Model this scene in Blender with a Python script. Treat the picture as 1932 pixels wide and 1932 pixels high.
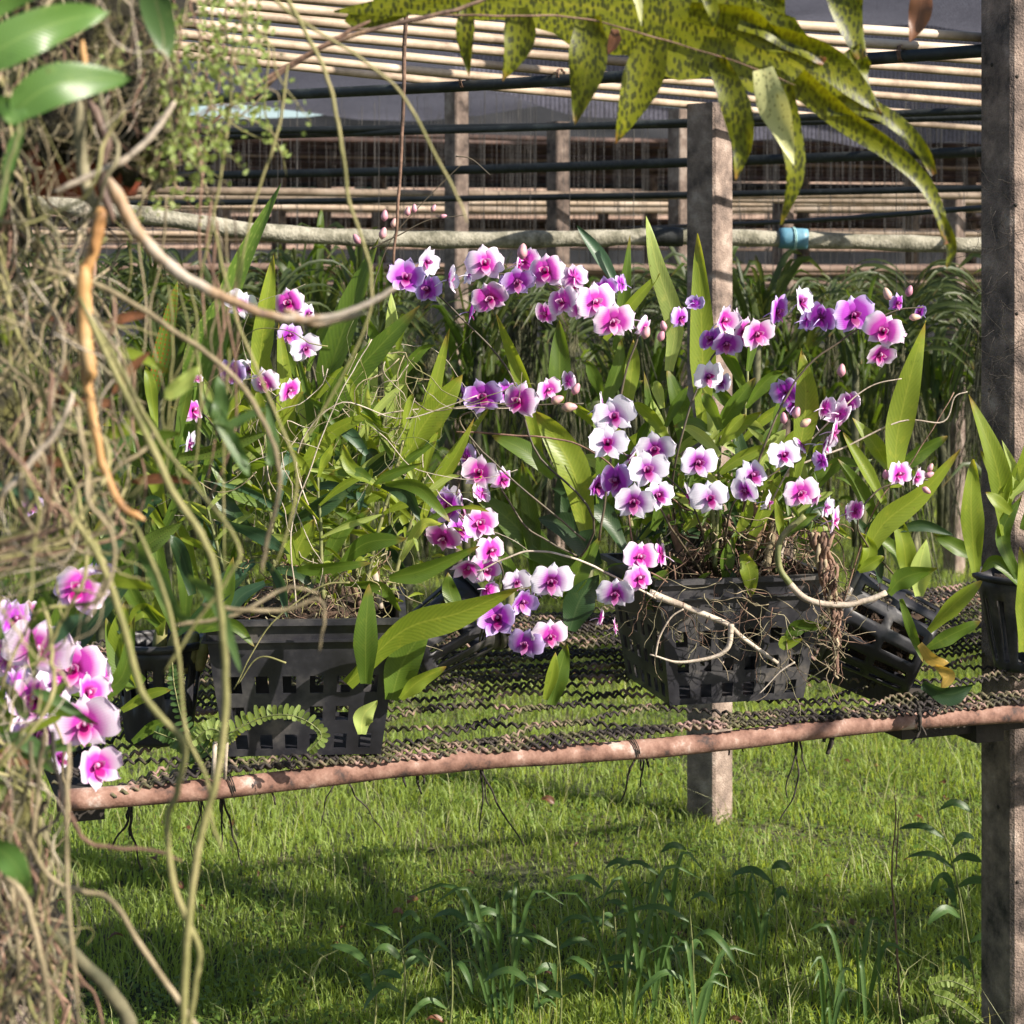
import bpy, math, random
import numpy as np
from mathutils import Vector, Matrix, Euler, noise
rnd = random.Random(7)
R = math.radians
for o in list(bpy.data.objects): bpy.data.objects.remove(o)
sc = bpy.context.scene
COL = sc.collection
# ---------------------------------------------------------------- camera, sky, sun
F = 3600.0; HV = 508.0; CH = 1.6          # focal length (in 1932ths of the frame), horizon line, eye height
cam = bpy.data.cameras.new("camera"); camo = bpy.data.objects.new("camera", cam); COL.objects.link(camo)
camo.location = (0, 0, CH); camo.rotation_euler = (R(90), 0, 0)
cam.sensor_width = 36; cam.lens = 36*F/1932; cam.shift_y = -(966-HV)/1932
cam.clip_end = 500; cam.clip_start = 0.05
cam.dof.use_dof = True; cam.dof.focus_distance = 3.35; cam.dof.aperture_fstop = 10.5
sc.camera = camo
SUN = Vector((.74, -.40, .55)).normalized()
world = bpy.data.worlds.new("World"); sc.world = world; world.use_nodes = True
nt = world.node_tree; nt.nodes.clear()
sky = nt.nodes.new('ShaderNodeTexSky'); sky.sky_type = 'NISHITA'; sky.sun_disc = False
sky.sun_elevation = math.asin(SUN.z); sky.sun_rotation = math.atan2(SUN.x, SUN.y)
bg = nt.nodes.new('ShaderNodeBackground'); bg.inputs[1].default_value = .075
wo = nt.nodes.new('ShaderNodeOutputWorld')
nt.links.new(sky.outputs[0], bg.inputs[0]); nt.links.new(bg.outputs[0], wo.inputs[0])
sl = bpy.data.lights.new("sun", 'SUN'); sl.energy = 5.0; sl.angle = R(.5); sl.color = (1, .91, .80)
so = bpy.data.objects.new("sun", sl); COL.objects.link(so); so.location = (8, -3, 8)
so.rotation_euler = SUN.to_track_quat('Z', 'Y').to_euler()
sc.view_settings.view_transform = 'Standard'; sc.view_settings.look = 'None'
sc.view_settings.exposure = 1.12; sc.view_settings.gamma = 1
# ---------------------------------------------------------------- helpers
def P(u, v, d): return Vector(((u-966)/F*d, d, CH-(v-HV)/F*d))
def cat(pts, n):
    """smooth curve through pts, n samples"""
    pts = [Vector(p) for p in pts]
    if len(pts) == 2: return [pts[0].lerp(pts[1], i/(n-1)) for i in range(n)]
    q = [pts[0]*2-pts[1]] + pts + [pts[-1]*2-pts[-2]]
    out = []; m = len(pts)-1
    for i in range(n):
        t = i/(n-1)*m; k = min(int(t), m-1); t -= k
        a, b, c, d = q[k:k+4]
        out.append(.5*((2*b)+(c-a)*t+(2*a-5*b+4*c-d)*t*t+(3*b-a-3*c+d)*t**3))
    return out
class MB:
    def __init__(s): s.v = []; s.f = []; s.uv = []
    def quadgrid(s, rows, uvs=None, closed=False):
        b = len(s.v); nr = len(rows); nc = len(rows[0])
        for i, r in enumerate(rows):
            for j, p in enumerate(r):
                s.v.append(tuple(p)); s.uv.append(uvs[i][j] if uvs else (j/max(1, nc-1), i/max(1, nr-1)))
        for i in range(nr-1):
            for j in range(nc if closed else nc-1):
                k = (j+1) % nc
                s.f.append((b+i*nc+j, b+i*nc+k, b+(i+1)*nc+k, b+(i+1)*nc+j))
        return b
    def tube(s, pts, rad, n=6, cap=True):
        pts = [Vector(p) for p in pts]; m = len(pts)
        if not hasattr(rad, '__len__'): rad = [rad]*m
        rows = []; up = Vector((.31, .2, .93)); L = 0; uvs = []
        for i, p in enumerate(pts):
            t = (pts[min(i+1, m-1)]-pts[max(i-1, 0)])
            if t.length < 1e-9: t = Vector((0, 0, 1))
            t.normalize()
            a = up - t*up.dot(t)
            if a.length < 1e-3: a = Vector((1, 0, 0)) - t*t.x
            a.normalize(); up = a; c = t.cross(a)
            if i: L += (p-pts[i-1]).length
            rows.append([p+(a*math.cos(2*math.pi*k/n)+c*math.sin(2*math.pi*k/n))*rad[i] for k in range(n)])
            uvs.append([(k/n, L*10) for k in range(n)])
        b = s.quadgrid(rows, uvs, True)
        if cap and n > 2:
            s.f.append(tuple(b+k for k in reversed(range(n)))); s.f.append(tuple(b+(m-1)*n+k for k in range(n)))
    def box(s, c, h, M=None):
        b = len(s.v)
        for x in (-1, 1):
            for y in (-1, 1):
                for z in (-1, 1):
                    p = Vector((x*h[0], y*h[1], z*h[2]))
                    if M is not None: p = M @ p
                    s.v.append(tuple(Vector(c)+p)); s.uv.append((x, z))
        for q in ((0,1,3,2),(4,6,7,5),(0,4,5,1),(2,3,7,6),(0,2,6,4),(1,5,7,3)): s.f.append(tuple(b+i for i in q))
    def leaf(s, pts, w, face=Vector((0,-1,0)), roll=0, fold=.18, n=14, wave=0, prof=None, ph=0):
        c = cat(pts, n); rows = []; uvs = []
        for i, p in enumerate(c):
            t = i/(n-1)
            tg = (c[min(i+1, n-1)]-c[max(i-1, 0)]).normalized()
            fc = face - tg*face.dot(tg)
            if fc.length < 1e-3: fc = Vector((0, 0, 1)) - tg*tg.z
            fc.normalize()
            rr = roll if not isinstance(roll, tuple) else roll[0]+(roll[1]-roll[0])*t
            fc = Matrix.Rotation(rr, 3, tg) @ fc
            sd = tg.cross(fc)
            ww = w*(prof(t) if prof else lprof(t))
            row = []; uv = []
            for x in (-1, -.55, 0, .55, 1):
                q = p + sd*x*ww + fc*(abs(x)**1.3*ww*fold)
                if wave: q = q + fc*(math.sin(t*wave+ph+x*1.5)*w*.22*abs(x))
                row.append(q); uv.append((x*.5+.5, t))
            rows.append(row); uvs.append(uv)
        s.quadgrid(rows, uvs)
    def build(s, name, m, parent=None, smooth=True, loc=None):
        me = bpy.data.meshes.new(name)
        off = parent_loc(parent) if parent is not None else (Vector(loc) if loc is not None else Vector((0,0,0)))
        v = np.array(s.v, dtype=np.float64).reshape(-1, 3)-np.array(off)
        me.from_pydata(v.tolist(), [], s.f)
        uvl = me.uv_layers.new(name='UVMap'); li = np.empty(len(me.loops), dtype=np.int32); me.loops.foreach_get('vertex_index', li)
        uvl.data.foreach_set('uv', np.array(s.uv, dtype=np.float32)[li].ravel())
        if smooth: me.polygons.foreach_set('use_smooth', np.ones(len(me.polygons), dtype=bool))
        me.materials.append(m); me.update()
        o = bpy.data.objects.new(name, me); COL.objects.link(o)
        if parent is not None: o.parent = parent
        elif loc is not None: o.location = loc
        return o
def parent_loc(p):
    l = Vector((0,0,0))
    while p is not None: l = l+p.location; p = p.parent
    return l
def lprof(t): return max(.02, (math.sin(math.pi*min(1, t**.8))**.55 if t < .999 else 0))*(1-.25*t)
def strap(t): return (.42+.58*min(1, t/.4))*(max(0, 1-max(0, (t-.42)/.58)**1.7))**.85+.012
def lance(t): return max(.02, math.sin(math.pi*t**.9)**.8) if 0 < t < 1 else .04
def thing(name, loc, label, category, group=None, kind=None):
    o = bpy.data.objects.new(name, None); COL.objects.link(o); o.location = loc; o.empty_display_size = .05
    return tag(o, label, category, group, kind)
def tag(o, label=None, category=None, group=None, kind=None):
    if label: o['label'] = label
    if category: o['category'] = category
    if group: o['group'] = group
    if kind: o['kind'] = kind
    return o
# ---------------------------------------------------------------- materials
def newmat(name):
    m = bpy.data.materials.new(name); m.use_nodes = True; n = m.node_tree; n.nodes.clear()
    return m, n, n.nodes.new('ShaderNodeOutputMaterial')
def nd(n, t, **k):
    x = n.nodes.new(t)
    for a, b in k.items():
        if a.startswith('i_'): x.inputs[a[2:].replace('_', ' ')].default_value = b
        else: setattr(x, a, b)
    return x
def c4(c): return (c[0], c[1], c[2], 1)
def ramp(n, fac, stops):
    r = n.nodes.new('ShaderNodeValToRGB'); e = r.color_ramp.elements
    e[0].position = stops[0][0]; e[0].color = c4(stops[0][1]); e[1].position = stops[-1][0]; e[1].color = c4(stops[-1][1])
    for p, c in stops[1:-1]:
        k = e.new(p); k.color = c4(c)
    n.links.new(fac, r.inputs[0]); return r
def mixc(n, fac, a, b, mode='MIX'):
    x = n.nodes.new('ShaderNodeMix'); x.data_type = 'RGBA'; x.blend_type = mode
    for s_, v in ((0, fac), (6, a), (7, b)):
        if hasattr(v, 'is_linked'): n.links.new(v, x.inputs[s_])
        else: x.inputs[s_].default_value = c4(v) if s_ else v
    return x.outputs[2]
def mval(n, op, a, b=0, c=None):
    x = n.nodes.new('ShaderNodeMath'); x.operation = op
    for i, v in enumerate((a, b, c)):
        if v is None: continue
        if hasattr(v, 'is_linked'): n.links.new(v, x.inputs[i])
        else: x.inputs[i].default_value = v
    return x.outputs[0]
def rough_mat(name, stops, scale=8, rough=.8, bump=.4, detail=6, stretch=(1,1,1), bscale=None, bdist=.004, metal=0):
    m, n, out = newmat(name)
    tc = nd(n, 'ShaderNodeTexCoord'); geo = nd(n, 'ShaderNodeNewGeometry')
    mp = nd(n, 'ShaderNodeMapping'); mp.inputs['Scale'].default_value = stretch
    n.links.new(geo.outputs['Position'], mp.inputs[0])
    no = nd(n, 'ShaderNodeTexNoise'); no.inputs['Scale'].default_value = scale; no.inputs['Detail'].default_value = detail; no.inputs['Roughness'].default_value = .65
    n.links.new(mp.outputs[0], no.inputs['Vector'])
    oi = nd(n, 'ShaderNodeObjectInfo')
    f = mval(n, 'ADD', no.outputs[0], mval(n, 'MULTIPLY', mval(n, 'SUBTRACT', oi.outputs['Random'], .5), .14))
    cr = ramp(n, f, stops)
    b2 = nd(n, 'ShaderNodeTexNoise'); b2.inputs['Scale'].default_value = bscale or scale*6; b2.inputs['Detail'].default_value = 5
    n.links.new(mp.outputs[0], b2.inputs['Vector'])
    bp = nd(n, 'ShaderNodeBump'); bp.inputs['Strength'].default_value = bump; bp.inputs['Distance'].default_value = bdist
    n.links.new(b2.outputs[0], bp.inputs['Height'])
    pr = nd(n, 'ShaderNodeBsdfPrincipled'); pr.inputs['Roughness'].default_value = rough; pr.inputs['Metallic'].default_value = metal
    n.links.new(mixc(n, .35, cr.outputs[0], mixc(n, b2.outputs[0], (.25,.25,.25), (1.0,1.0,1.0)), 'MULTIPLY'), pr.inputs['Base Color'])
    n.links.new(bp.outputs[0], pr.inputs['Normal']); n.links.new(pr.outputs[0], out.inputs[0])
    return m
def leaf_mat(name, a, b, trans=.45, rough=.42, spots=None, tcol=None, mid=.35, nscale=14, tip=None, spotscale=90, spotsize=.24, uvspots=False):
    m, n, out = newmat(name)
    uv = nd(n, 'ShaderNodeTexCoord'); geo = nd(n, 'ShaderNodeNewGeometry'); oi = nd(n, 'ShaderNodeObjectInfo')
    sx = nd(n, 'ShaderNodeSeparateXYZ'); n.links.new(uv.outputs['UV'], sx.inputs[0])
    no = nd(n, 'ShaderNodeTexNoise'); no.inputs['Scale'].default_value = nscale; no.inputs['Detail'].default_value = 5
    n.links.new(geo.outputs['Position'], no.inputs['Vector'])
    f = mval(n, 'ADD', mval(n, 'MULTIPLY', no.outputs[0], .7), mval(n, 'MULTIPLY', mval(n, 'SUBTRACT', mval(n, 'ADD', oi.outputs['Random'], geo.outputs['Random Per Island']), .55), .4))
    col = mixc(n, f, a, b); 
    if nscale > 5:
        n2 = nd(n, 'ShaderNodeTexNoise'); n2.inputs['Scale'].default_value = 55; n2.inputs['Detail'].default_value = 6; n2.inputs['Roughness'].default_value = .7
        n.links.new(geo.outputs['Position'], n2.inputs['Vector'])
        lt = mval(n, 'MINIMUM', mval(n, 'MULTIPLY', mval(n, 'MAXIMUM', mval(n, 'SUBTRACT', n2.outputs[0], .56), 0), 3.5), .45)
        col = mixc(n, lt, col, (b[0]*1.7+.03, b[1]*1.35+.02, b[2]*1.2+.01))
        dk_ = mval(n, 'MINIMUM', mval(n, 'MULTIPLY', mval(n, 'MAXIMUM', mval(n, 'SUBTRACT', .40, n2.outputs[0]), 0), 5), .5)
        col = mixc(n, dk_, col, (a[0]*.7, a[1]*.7, a[2]*.7))
        n3 = nd(n, 'ShaderNodeTexNoise'); n3.inputs['Scale'].default_value = 130; n3.inputs['Detail'].default_value = 2; n.links.new(geo.outputs['Position'], n3.inputs['Vector'])
        br_ = mval(n, 'MINIMUM', mval(n, 'MULTIPLY', mval(n, 'MAXIMUM', mval(n, 'SUBTRACT', n3.outputs[0], .72), 0), 20), .8)
        col = mixc(n, br_, col, (.10, .06, .02))
    # pale midrib and faint side veins across the blade
    dm = mval(n, 'ABSOLUTE', mval(n, 'SUBTRACT', sx.outputs[0], .5))
    rib = mval(n, 'SUBTRACT', 1, mval(n, 'MINIMUM', mval(n, 'MULTIPLY', dm, 22), 1))
    vein = mval(n, 'SINE', mval(n, 'ADD', mval(n, 'MULTIPLY', sx.outputs[1], 170), mval(n, 'MULTIPLY', dm, -46)))
    veinf = mval(n, 'MULTIPLY', mval(n, 'ADD', vein, 1), .10)
    col = mixc(n, veinf, col, (b[0]*1.5, b[1]*1.4, b[2]*1.3))
    col = mixc(n, mval(n, 'MULTIPLY', rib, mid), col, (b[0]*2.0+.05, b[1]*1.6+.05, b[2]*1.6+.03))
    if tip:
        tf = mval(n, 'MULTIPLY', mval(n, 'MAXIMUM', mval(n, 'SUBTRACT', mval(n, 'ADD', sx.outputs[1], mval(n, 'MULTIPLY', no.outputs[0], .12)), .93), 0), 9)
        col = mixc(n, mval(n, 'MINIMUM', tf, 1), col, tip)
    if spots:
        vo = nd(n, 'ShaderNodeTexVoronoi'); vo.inputs['Scale'].default_value = spotscale
        if uvspots:
            mp = nd(n, 'ShaderNodeMapping'); mp.inputs['Scale'].default_value = (4, 26, 1)
            n.links.new(uv.outputs['UV'], mp.inputs[0]); n.links.new(mp.outputs[0], vo.inputs['Vector']); vo.inputs['Scale'].default_value = 1; vo.inputs['Randomness'].default_value = .15
        else:
            mp = nd(n, 'ShaderNodeMapping'); mp.inputs['Scale'].default_value = (1.5, .6, .75); mp.inputs['Rotation'].default_value = (0, .5, 0)
            n.links.new(geo.outputs['Position'], mp.inputs[0]); n.links.new(mp.outputs[0], vo.inputs['Vector'])
        sp = mval(n, 'MULTIPLY', mval(n, 'SUBTRACT', spotsize, vo.outputs['Distance']), 13)
        sp = mval(n, 'MINIMUM', mval(n, 'MAXIMUM', sp, 0), .9)
        if not uvspots: sp = mval(n, 'MULTIPLY', sp, mval(n, 'MINIMUM', mval(n, 'MULTIPLY', mval(n, 'MAXIMUM', mval(n, 'SUBTRACT', n2.outputs[0], .33), 0), 9), 1))
        col = mixc(n, sp, col, spots)
    pr = nd(n, 'ShaderNodeBsdfPrincipled'); pr.inputs['Roughness'].default_value = rough
    n.links.new(col, pr.inputs['Base Color'])
    bp = nd(n, 'ShaderNodeBump'); bp.inputs['Strength'].default_value = .25; bp.inputs['Distance'].default_value = .002
    n.links.new(mval(n, 'ADD', veinf, mval(n, 'MULTIPLY', no.outputs[0], .5)), bp.inputs['Height']); n.links.new(bp.outputs[0], pr.inputs['Normal'])
    tr = nd(n, 'ShaderNodeBsdfTranslucent')
    n.links.new(mixc(n, .5, col, tcol or (b[0]*2.2, b[1]*1.9, b[2]*.6)), tr.inputs[0])
    mx = nd(n, 'ShaderNodeMixShader'); mx.inputs[0].default_value = trans
    n.links.new(pr.outputs[0], mx.inputs[1]); n.links.new(tr.outputs[0], mx.inputs[2]); n.links.new(mx.outputs[0], out.inputs[0])
    return m
def petal_mat(name, edge, body, core, spread):
    m, n, out = newmat(name)
    uv = nd(n, 'ShaderNodeTexCoord'); oi = nd(n, 'ShaderNodeObjectInfo'); geo = nd(n, 'ShaderNodeNewGeometry')
    sx = nd(n, 'ShaderNodeSeparateXYZ'); n.links.new(uv.outputs['UV'], sx.inputs[0])
    dm = mval(n, 'ABSOLUTE', mval(n, 'SUBTRACT', sx.outputs[0], .5))
    no = nd(n, 'ShaderNodeTexNoise'); no.inputs['Scale'].default_value = 60; n.links.new(geo.outputs['Position'], no.inputs['Vector'])
    ve = mval(n, 'SINE', mval(n, 'MULTIPLY', sx.outputs[0], 95))
    t = mval(n, 'ADD', sx.outputs[1], mval(n, 'MULTIPLY', mval(n, 'MULTIPLY', dm, dm), .9))
    t = mval(n, 'ADD', t, mval(n, 'MULTIPLY', ve, .014))
    t = mval(n, 'ADD', t, mval(n, 'MULTIPLY', mval(n, 'SUBTRACT', no.outputs[0], .5), .25))
    t = mval(n, 'ADD', t, mval(n, 'MULTIPLY', mval(n, 'SUBTRACT', oi.outputs['Random'], .5), .28))
    mid = tuple(.5*(x+y) for x, y in zip(edge, body))
    cr = ramp(n, t, [(.05, core), (.22, body), (spread-.12, body), (spread+.06, mid), (min(.98, spread+.28), edge)])
    pr = nd(n, 'ShaderNodeBsdfPrincipled'); pr.inputs['Roughness'].default_value = .5
    n.links.new(cr.outputs[0], pr.inputs['Base Color'])
    bp = nd(n, 'ShaderNodeBump'); bp.inputs['Strength'].default_value = .12; bp.inputs['Distance'].default_value = .001
    n.links.new(ve, bp.inputs['Height']); n.links.new(bp.outputs[0], pr.inputs['Normal'])
    tr = nd(n, 'ShaderNodeBsdfTranslucent'); n.links.new(cr.outputs[0], tr.inputs[0])
    mx = nd(n, 'ShaderNodeMixShader'); mx.inputs[0].default_value = .38
    n.links.new(pr.outputs[0], mx.inputs[1]); n.links.new(tr.outputs[0], mx.inputs[2]); n.links.new(mx.outputs[0], out.inputs[0])
    return m
def net_mat(name, a, b, sc_=1.0, see=.0, rot=.35):
    """woven shade cloth: fine crossing threads of two tones, a few open gaps"""
    m, n, out = newmat(name)
    tc = nd(n, 'ShaderNodeTexCoord'); mp = nd(n, 'ShaderNodeMapping'); mp.inputs['Rotation'].default_value = (0, 0, rot)
    n.links.new(tc.outputs['Object'], mp.inputs[0])
    w1 = nd(n, 'ShaderNodeTexWave'); w1.inputs['Scale'].default_value = 9*sc_; w1.inputs['Distortion'].default_value = 1.5; w1.inputs['Detail'].default_value = 2
    w2 = nd(n, 'ShaderNodeTexWave'); w2.bands_direction = 'Y'; w2.inputs['Scale'].default_value = 5*sc_; w2.inputs['Distortion'].default_value = 1.5
    n.links.new(mp.outputs[0], w1.inputs[0]); n.links.new(mp.outputs[0], w2.inputs[0])
    no = nd(n, 'ShaderNodeTexNoise'); no.inputs['Scale'].default_value = .7; no.inputs['Detail'].default_value = 6; n.links.new(mp.outputs[0], no.inputs[0])
    nf = nd(n, 'ShaderNodeTexNoise'); nf.inputs['Scale'].default_value = 40; n.links.new(mp.outputs[0], nf.inputs[0])
    f = mval(n, 'MULTIPLY', mval(n, 'ADD', w1.outputs[1], w2.outputs[1]), .5)
    f = mval(n, 'ADD', mval(n, 'MULTIPLY', f, .5), mval(n, 'MULTIPLY', mval(n, 'ADD', no.outputs[0], nf.outputs[0]), .4))
    cr = ramp(n, f, [(.35, a), (.62, b), (.85, tuple(min(1, x*2.2) for x in b))])
    df = nd(n, 'ShaderNodeBsdfDiffuse'); n.links.new(cr.outputs[0], df.inputs[0])
    tr = nd(n, 'ShaderNodeBsdfTranslucent'); n.links.new(cr.outputs[0], tr.inputs[0])
    mx = nd(n, 'ShaderNodeMixShader'); mx.inputs[0].default_value = .5
    n.links.new(df.outputs[0], mx.inputs[1]); n.links.new(tr.outputs[0], mx.inputs[2])
    if see:
        tp = nd(n, 'ShaderNodeBsdfTransparent'); m2 = nd(n, 'ShaderNodeMixShader'); m2.inputs[0].default_value = see
        n.links.new(mx.outputs[0], m2.inputs[1]); n.links.new(tp.outputs[0], m2.inputs[2]); n.links.new(m2.outputs[0], out.inputs[0])
    else: n.links.new(mx.outputs[0], out.inputs[0])
    return m
M = {}
M['concrete'] = rough_mat('concrete', [(.30,(.04,.03,.026)),(.42,(.16,.12,.10)),(.54,(.28,.21,.17)),(.68,(.46,.37,.31))], 14, .92, 1.0, bscale=230, bdist=.005, detail=9)
M['beam'] = rough_mat('dark_beam', [(.3,(.012,.010,.009)),(.7,(.05,.04,.03))], 12, .9, .5)
M['bamboo'] = rough_mat('pale_rod', [(.35,(.24,.175,.12)),(.47,(.42,.32,.225)),(.56,(.48,.37,.27)),(.66,(.56,.46,.36))], 5, .6, .3, bscale=60)
M['bamboo_brown'] = rough_mat('brown_rod', [(.3,(.035,.02,.018)),(.5,(.10,.06,.05)),(.7,(.22,.15,.12))], 5, .8, .4)
M['bamboo_pink'] = rough_mat('pinkish_rod', [(.3,(.25,.16,.12)),(.5,(.42,.29,.22)),(.7,(.55,.42,.32))], 5, .7, .4)
M['dark_pole'] = rough_mat('dark_pole', [(.3,(.008,.010,.010)),(.55,(.022,.026,.026)),(.75,(.06,.07,.065))], 14, .55, .5)
M['mossy'] = rough_mat('mossy_pole', [(.3,(.07,.07,.045)),(.5,(.20,.19,.14)),(.65,(.36,.34,.27))], 22, .9, .8, bscale=110, bdist=.006)
M['pipe'] = rough_mat('clay_pipe', [(.36,(.05,.032,.028)),(.45,(.17,.085,.06)),(.52,(.24,.13,.095)),(.60,(.31,.185,.14)),(.68,(.48,.37,.32))], 21, .85, .5, bscale=160, bdist=.002)
M['blue'] = rough_mat('blue_sleeve', [(.3,(.05,.18,.28)),(.7,(.16,.34,.44))], 12, .5, .2)
M['cyan'] = rough_mat('cyan_sleeve', [(.3,(.25,.48,.48)),(.7,(.4,.62,.6))], 12, .5, .2)
M['plastic'] = rough_mat('black_plastic', [(.35,(.010,.010,.013)),(.5,(.022,.022,.028)),(.62,(.06,.058,.06)),(.74,(.16,.14,.12))], 10, .45, .25, bscale=70, bdist=.001)
M['wirenet'] = rough_mat('crimped_net', [(.35,(.010,.008,.008)),(.50,(.032,.023,.02)),(.57,(.10,.095,.04)),(.65,(.30,.19,.16))], 13, .8, .5)  # pinkish tone paints in the sunlit tops of the strands
M['wire'] = rough_mat('wire', [(.3,(.03,.03,.03)),(.7,(.16,.15,.14))], 10, .6, .1)
M['soil'] = rough_mat('potting_mix', [(.3,(.018,.011,.007)),(.5,(.06,.036,.022)),(.7,(.16,.10,.065))], 40, .95, 1, bscale=120, bdist=.01)
M['root'] = rough_mat('tan_root', [(.35,(.10,.08,.045)),(.5,(.26,.21,.12)),(.65,(.44,.36,.24))], 18, .8, .5)
M['root_green'] = rough_mat('olive_root', [(.3,(.10,.10,.03)),(.5,(.22,.21,.075)),(.7,(.36,.31,.15))], 18, .75, .4)
M['root_brown'] = rough_mat('brown_root', [(.3,(.05,.03,.02)),(.5,(.19,.11,.075)),(.7,(.36,.23,.16))], 25, .85, .5)
M['root_dark'] = rough_mat('dark_root', [(.3,(.012,.010,.009)),(.7,(.05,.04,.03))], 25, .9, .5)
M['root_grey'] = rough_mat('grey_root', [(.35,(.06,.06,.03)),(.5,(.17,.15,.085)),(.65,(.36,.32,.20))], 15, .85, .4)
M['cane'] = rough_mat('dry_cane', [(.35,(.07,.04,.03)),(.46,(.20,.13,.095)),(.54,(.34,.22,.12)),(.64,(.42,.36,.29))], 16, .65, .5, stretch=(1,1,.3))
M['cane_orange'] = rough_mat('orange_cane', [(.38,(.10,.045,.02)),(.47,(.36,.18,.06)),(.56,(.50,.29,.11)),(.66,(.52,.42,.26))], 18, .6, .4, stretch=(1,1,.3))
M['cane_white'] = rough_mat('pale_cane', [(.3,(.25,.2,.15)),(.5,(.5,.42,.33)),(.7,(.66,.58,.48))], 22, .7, .4)
M['stem'] = rough_mat('green_stem', [(.3,(.07,.09,.03)),(.5,(.16,.18,.06)),(.7,(.30,.27,.13))], 20, .6, .2)
M['stem_dark'] = rough_mat('flower_stem', [(.3,(.05,.045,.03)),(.7,(.13,.10,.06))], 20, .6, .2)
M['moss'] = rough_mat('moss', [(.35,(.006,.005,.003)),(.5,(.018,.016,.007)),(.7,(.09,.085,.02))], 30, 1, 1, bscale=120, bdist=.01)  # near-black tones stand in for the shadowed interior of the hanging pot
M['terracotta'] = rough_mat('terracotta', [(.3,(.18,.035,.015)),(.7,(.40,.09,.04))], 14, .8, .3)
M['green'] = leaf_mat('leaf_green', (.030,.072,.010), (.12,.20,.022), .48, tip=(.22,.15,.03))
M['bright'] = leaf_mat('leaf_bright', (.10,.17,.014), (.26,.34,.035), .52, tip=(.30,.19,.04))
M['pale'] = leaf_mat('leaf_pale', (.22,.31,.07), (.40,.50,.14), .45)
M['dark'] = leaf_mat('leaf_dark', (.012,.032,.010), (.03,.07,.022), .25)
M['blue_g'] = leaf_mat('leaf_bluish', (.018,.05,.028), (.05,.11,.055), .3)
M['sori'] = leaf_mat('leaf_sori', (.06,.11,.012), (.15,.22,.025), .45, spots=(.30,.085,.012), uvspots=True, spotsize=.3)
M['sorig'] = leaf_mat('leaf_bumpy', (.05,.11,.016), (.12,.21,.03), .45, spots=(.22,.30,.06), uvspots=True, spotsize=.25)
M['sorid'] = leaf_mat('leaf_dotted', (.05,.09,.014), (.11,.17,.028), .35, spots=(.02,.03,.008), uvspots=True, spotsize=.22)
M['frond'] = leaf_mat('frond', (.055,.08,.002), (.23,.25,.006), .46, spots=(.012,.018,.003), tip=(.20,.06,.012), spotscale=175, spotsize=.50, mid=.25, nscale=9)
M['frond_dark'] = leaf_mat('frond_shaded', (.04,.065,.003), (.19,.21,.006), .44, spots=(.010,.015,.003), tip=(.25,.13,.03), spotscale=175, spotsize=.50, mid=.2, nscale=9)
M['frond_pale'] = leaf_mat('frond_pale', (.36,.40,.14), (.55,.56,.28), .3, spots=(.03,.04,.01), spotscale=210, spotsize=.27, mid=.1)
M['brown_leaf'] = leaf_mat('dead_leaf', (.06,.025,.015), (.18,.08,.04), .25)
M['yellow_leaf'] = leaf_mat('yellow_leaf', (.30,.20,.03), (.48,.34,.08), .4)
M['fgleaf'] = leaf_mat('near_leaf', (.05,.12,.025), (.11,.22,.05), .35, rough=.35)
M['weed'] = leaf_mat('weed_leaf', (.028,.075,.018), (.08,.15,.04), .35)
M['tiny'] = leaf_mat('tiny_leaf', (.12,.2,.04), (.28,.36,.10), .4)
M['grass'] = leaf_mat('grass', (.065,.13,.026), (.30,.40,.085), .5, mid=0, nscale=2.6, rough=.5)
M['clover'] = leaf_mat('clover', (.05,.11,.018), (.16,.25,.045), .4, mid=0, nscale=3)
M['drygrass'] = leaf_mat('pale_grass', (.22,.26,.10), (.42,.42,.22), .35, mid=0, nscale=4)
M['vanda'] = leaf_mat('hanging_leaf', (.018,.040,.012), (.11,.15,.045), .35, tip=(.2,.13,.04))
M['vroot'] = rough_mat('trailing_root', [(.35,(.018,.022,.010)),(.5,(.07,.075,.035)),(.65,(.24,.23,.13))], 9, .85, .4)
M['petal_purple'] = petal_mat('petal_purple', (.62,.50,.84), (.42,.04,.50), (.10,.0,.08), .58)
M['petal_pink'] = petal_mat('petal_pink', (.84,.72,.86), (.62,.06,.50), (.22,.0,.11), .52)
M['petal_pale'] = petal_mat('petal_pale', (.80,.77,.88), (.44,.08,.50), (.16,.0,.11), .32)
M['lip'] = petal_mat('lip_magenta', (.60,.22,.52), (.26,.002,.14), (.05,.0,.025), .62)
M['lip_light'] = petal_mat('lip_light', (.80,.45,.70), (.45,.004,.22), (.10,.0,.04), .6)
M['bud'] = rough_mat('bud', [(.3,(.38,.16,.24)),(.5,(.58,.28,.34)),(.7,(.60,.50,.28))], 30, .5, .1)
M['ground'] = rough_mat('ground', [(.35,(.020,.030,.010)),(.5,(.045,.055,.02)),(.65,(.10,.09,.045))], 3, 1, .8, bscale=30, bdist=.03)
M['net'] = net_mat('shade_net', (.035,.036,.046), (.105,.105,.125), 1.6, .0)
M['net_fine'] = net_mat('shade_net_fine', (.05,.05,.07), (.13,.13,.17), 4.0, .25)
M['net_over'] = net_mat('open_net', (.03,.03,.04), (.06,.06,.08), 2.0, .55)
M['net_wall'] = rough_mat('net_wall', [(.3,(.010,.012,.014)),(.5,(.03,.032,.038)),(.7,(.075,.075,.08))], .8, 1, .3, stretch=(.5,1,1.6), bscale=9)

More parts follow.
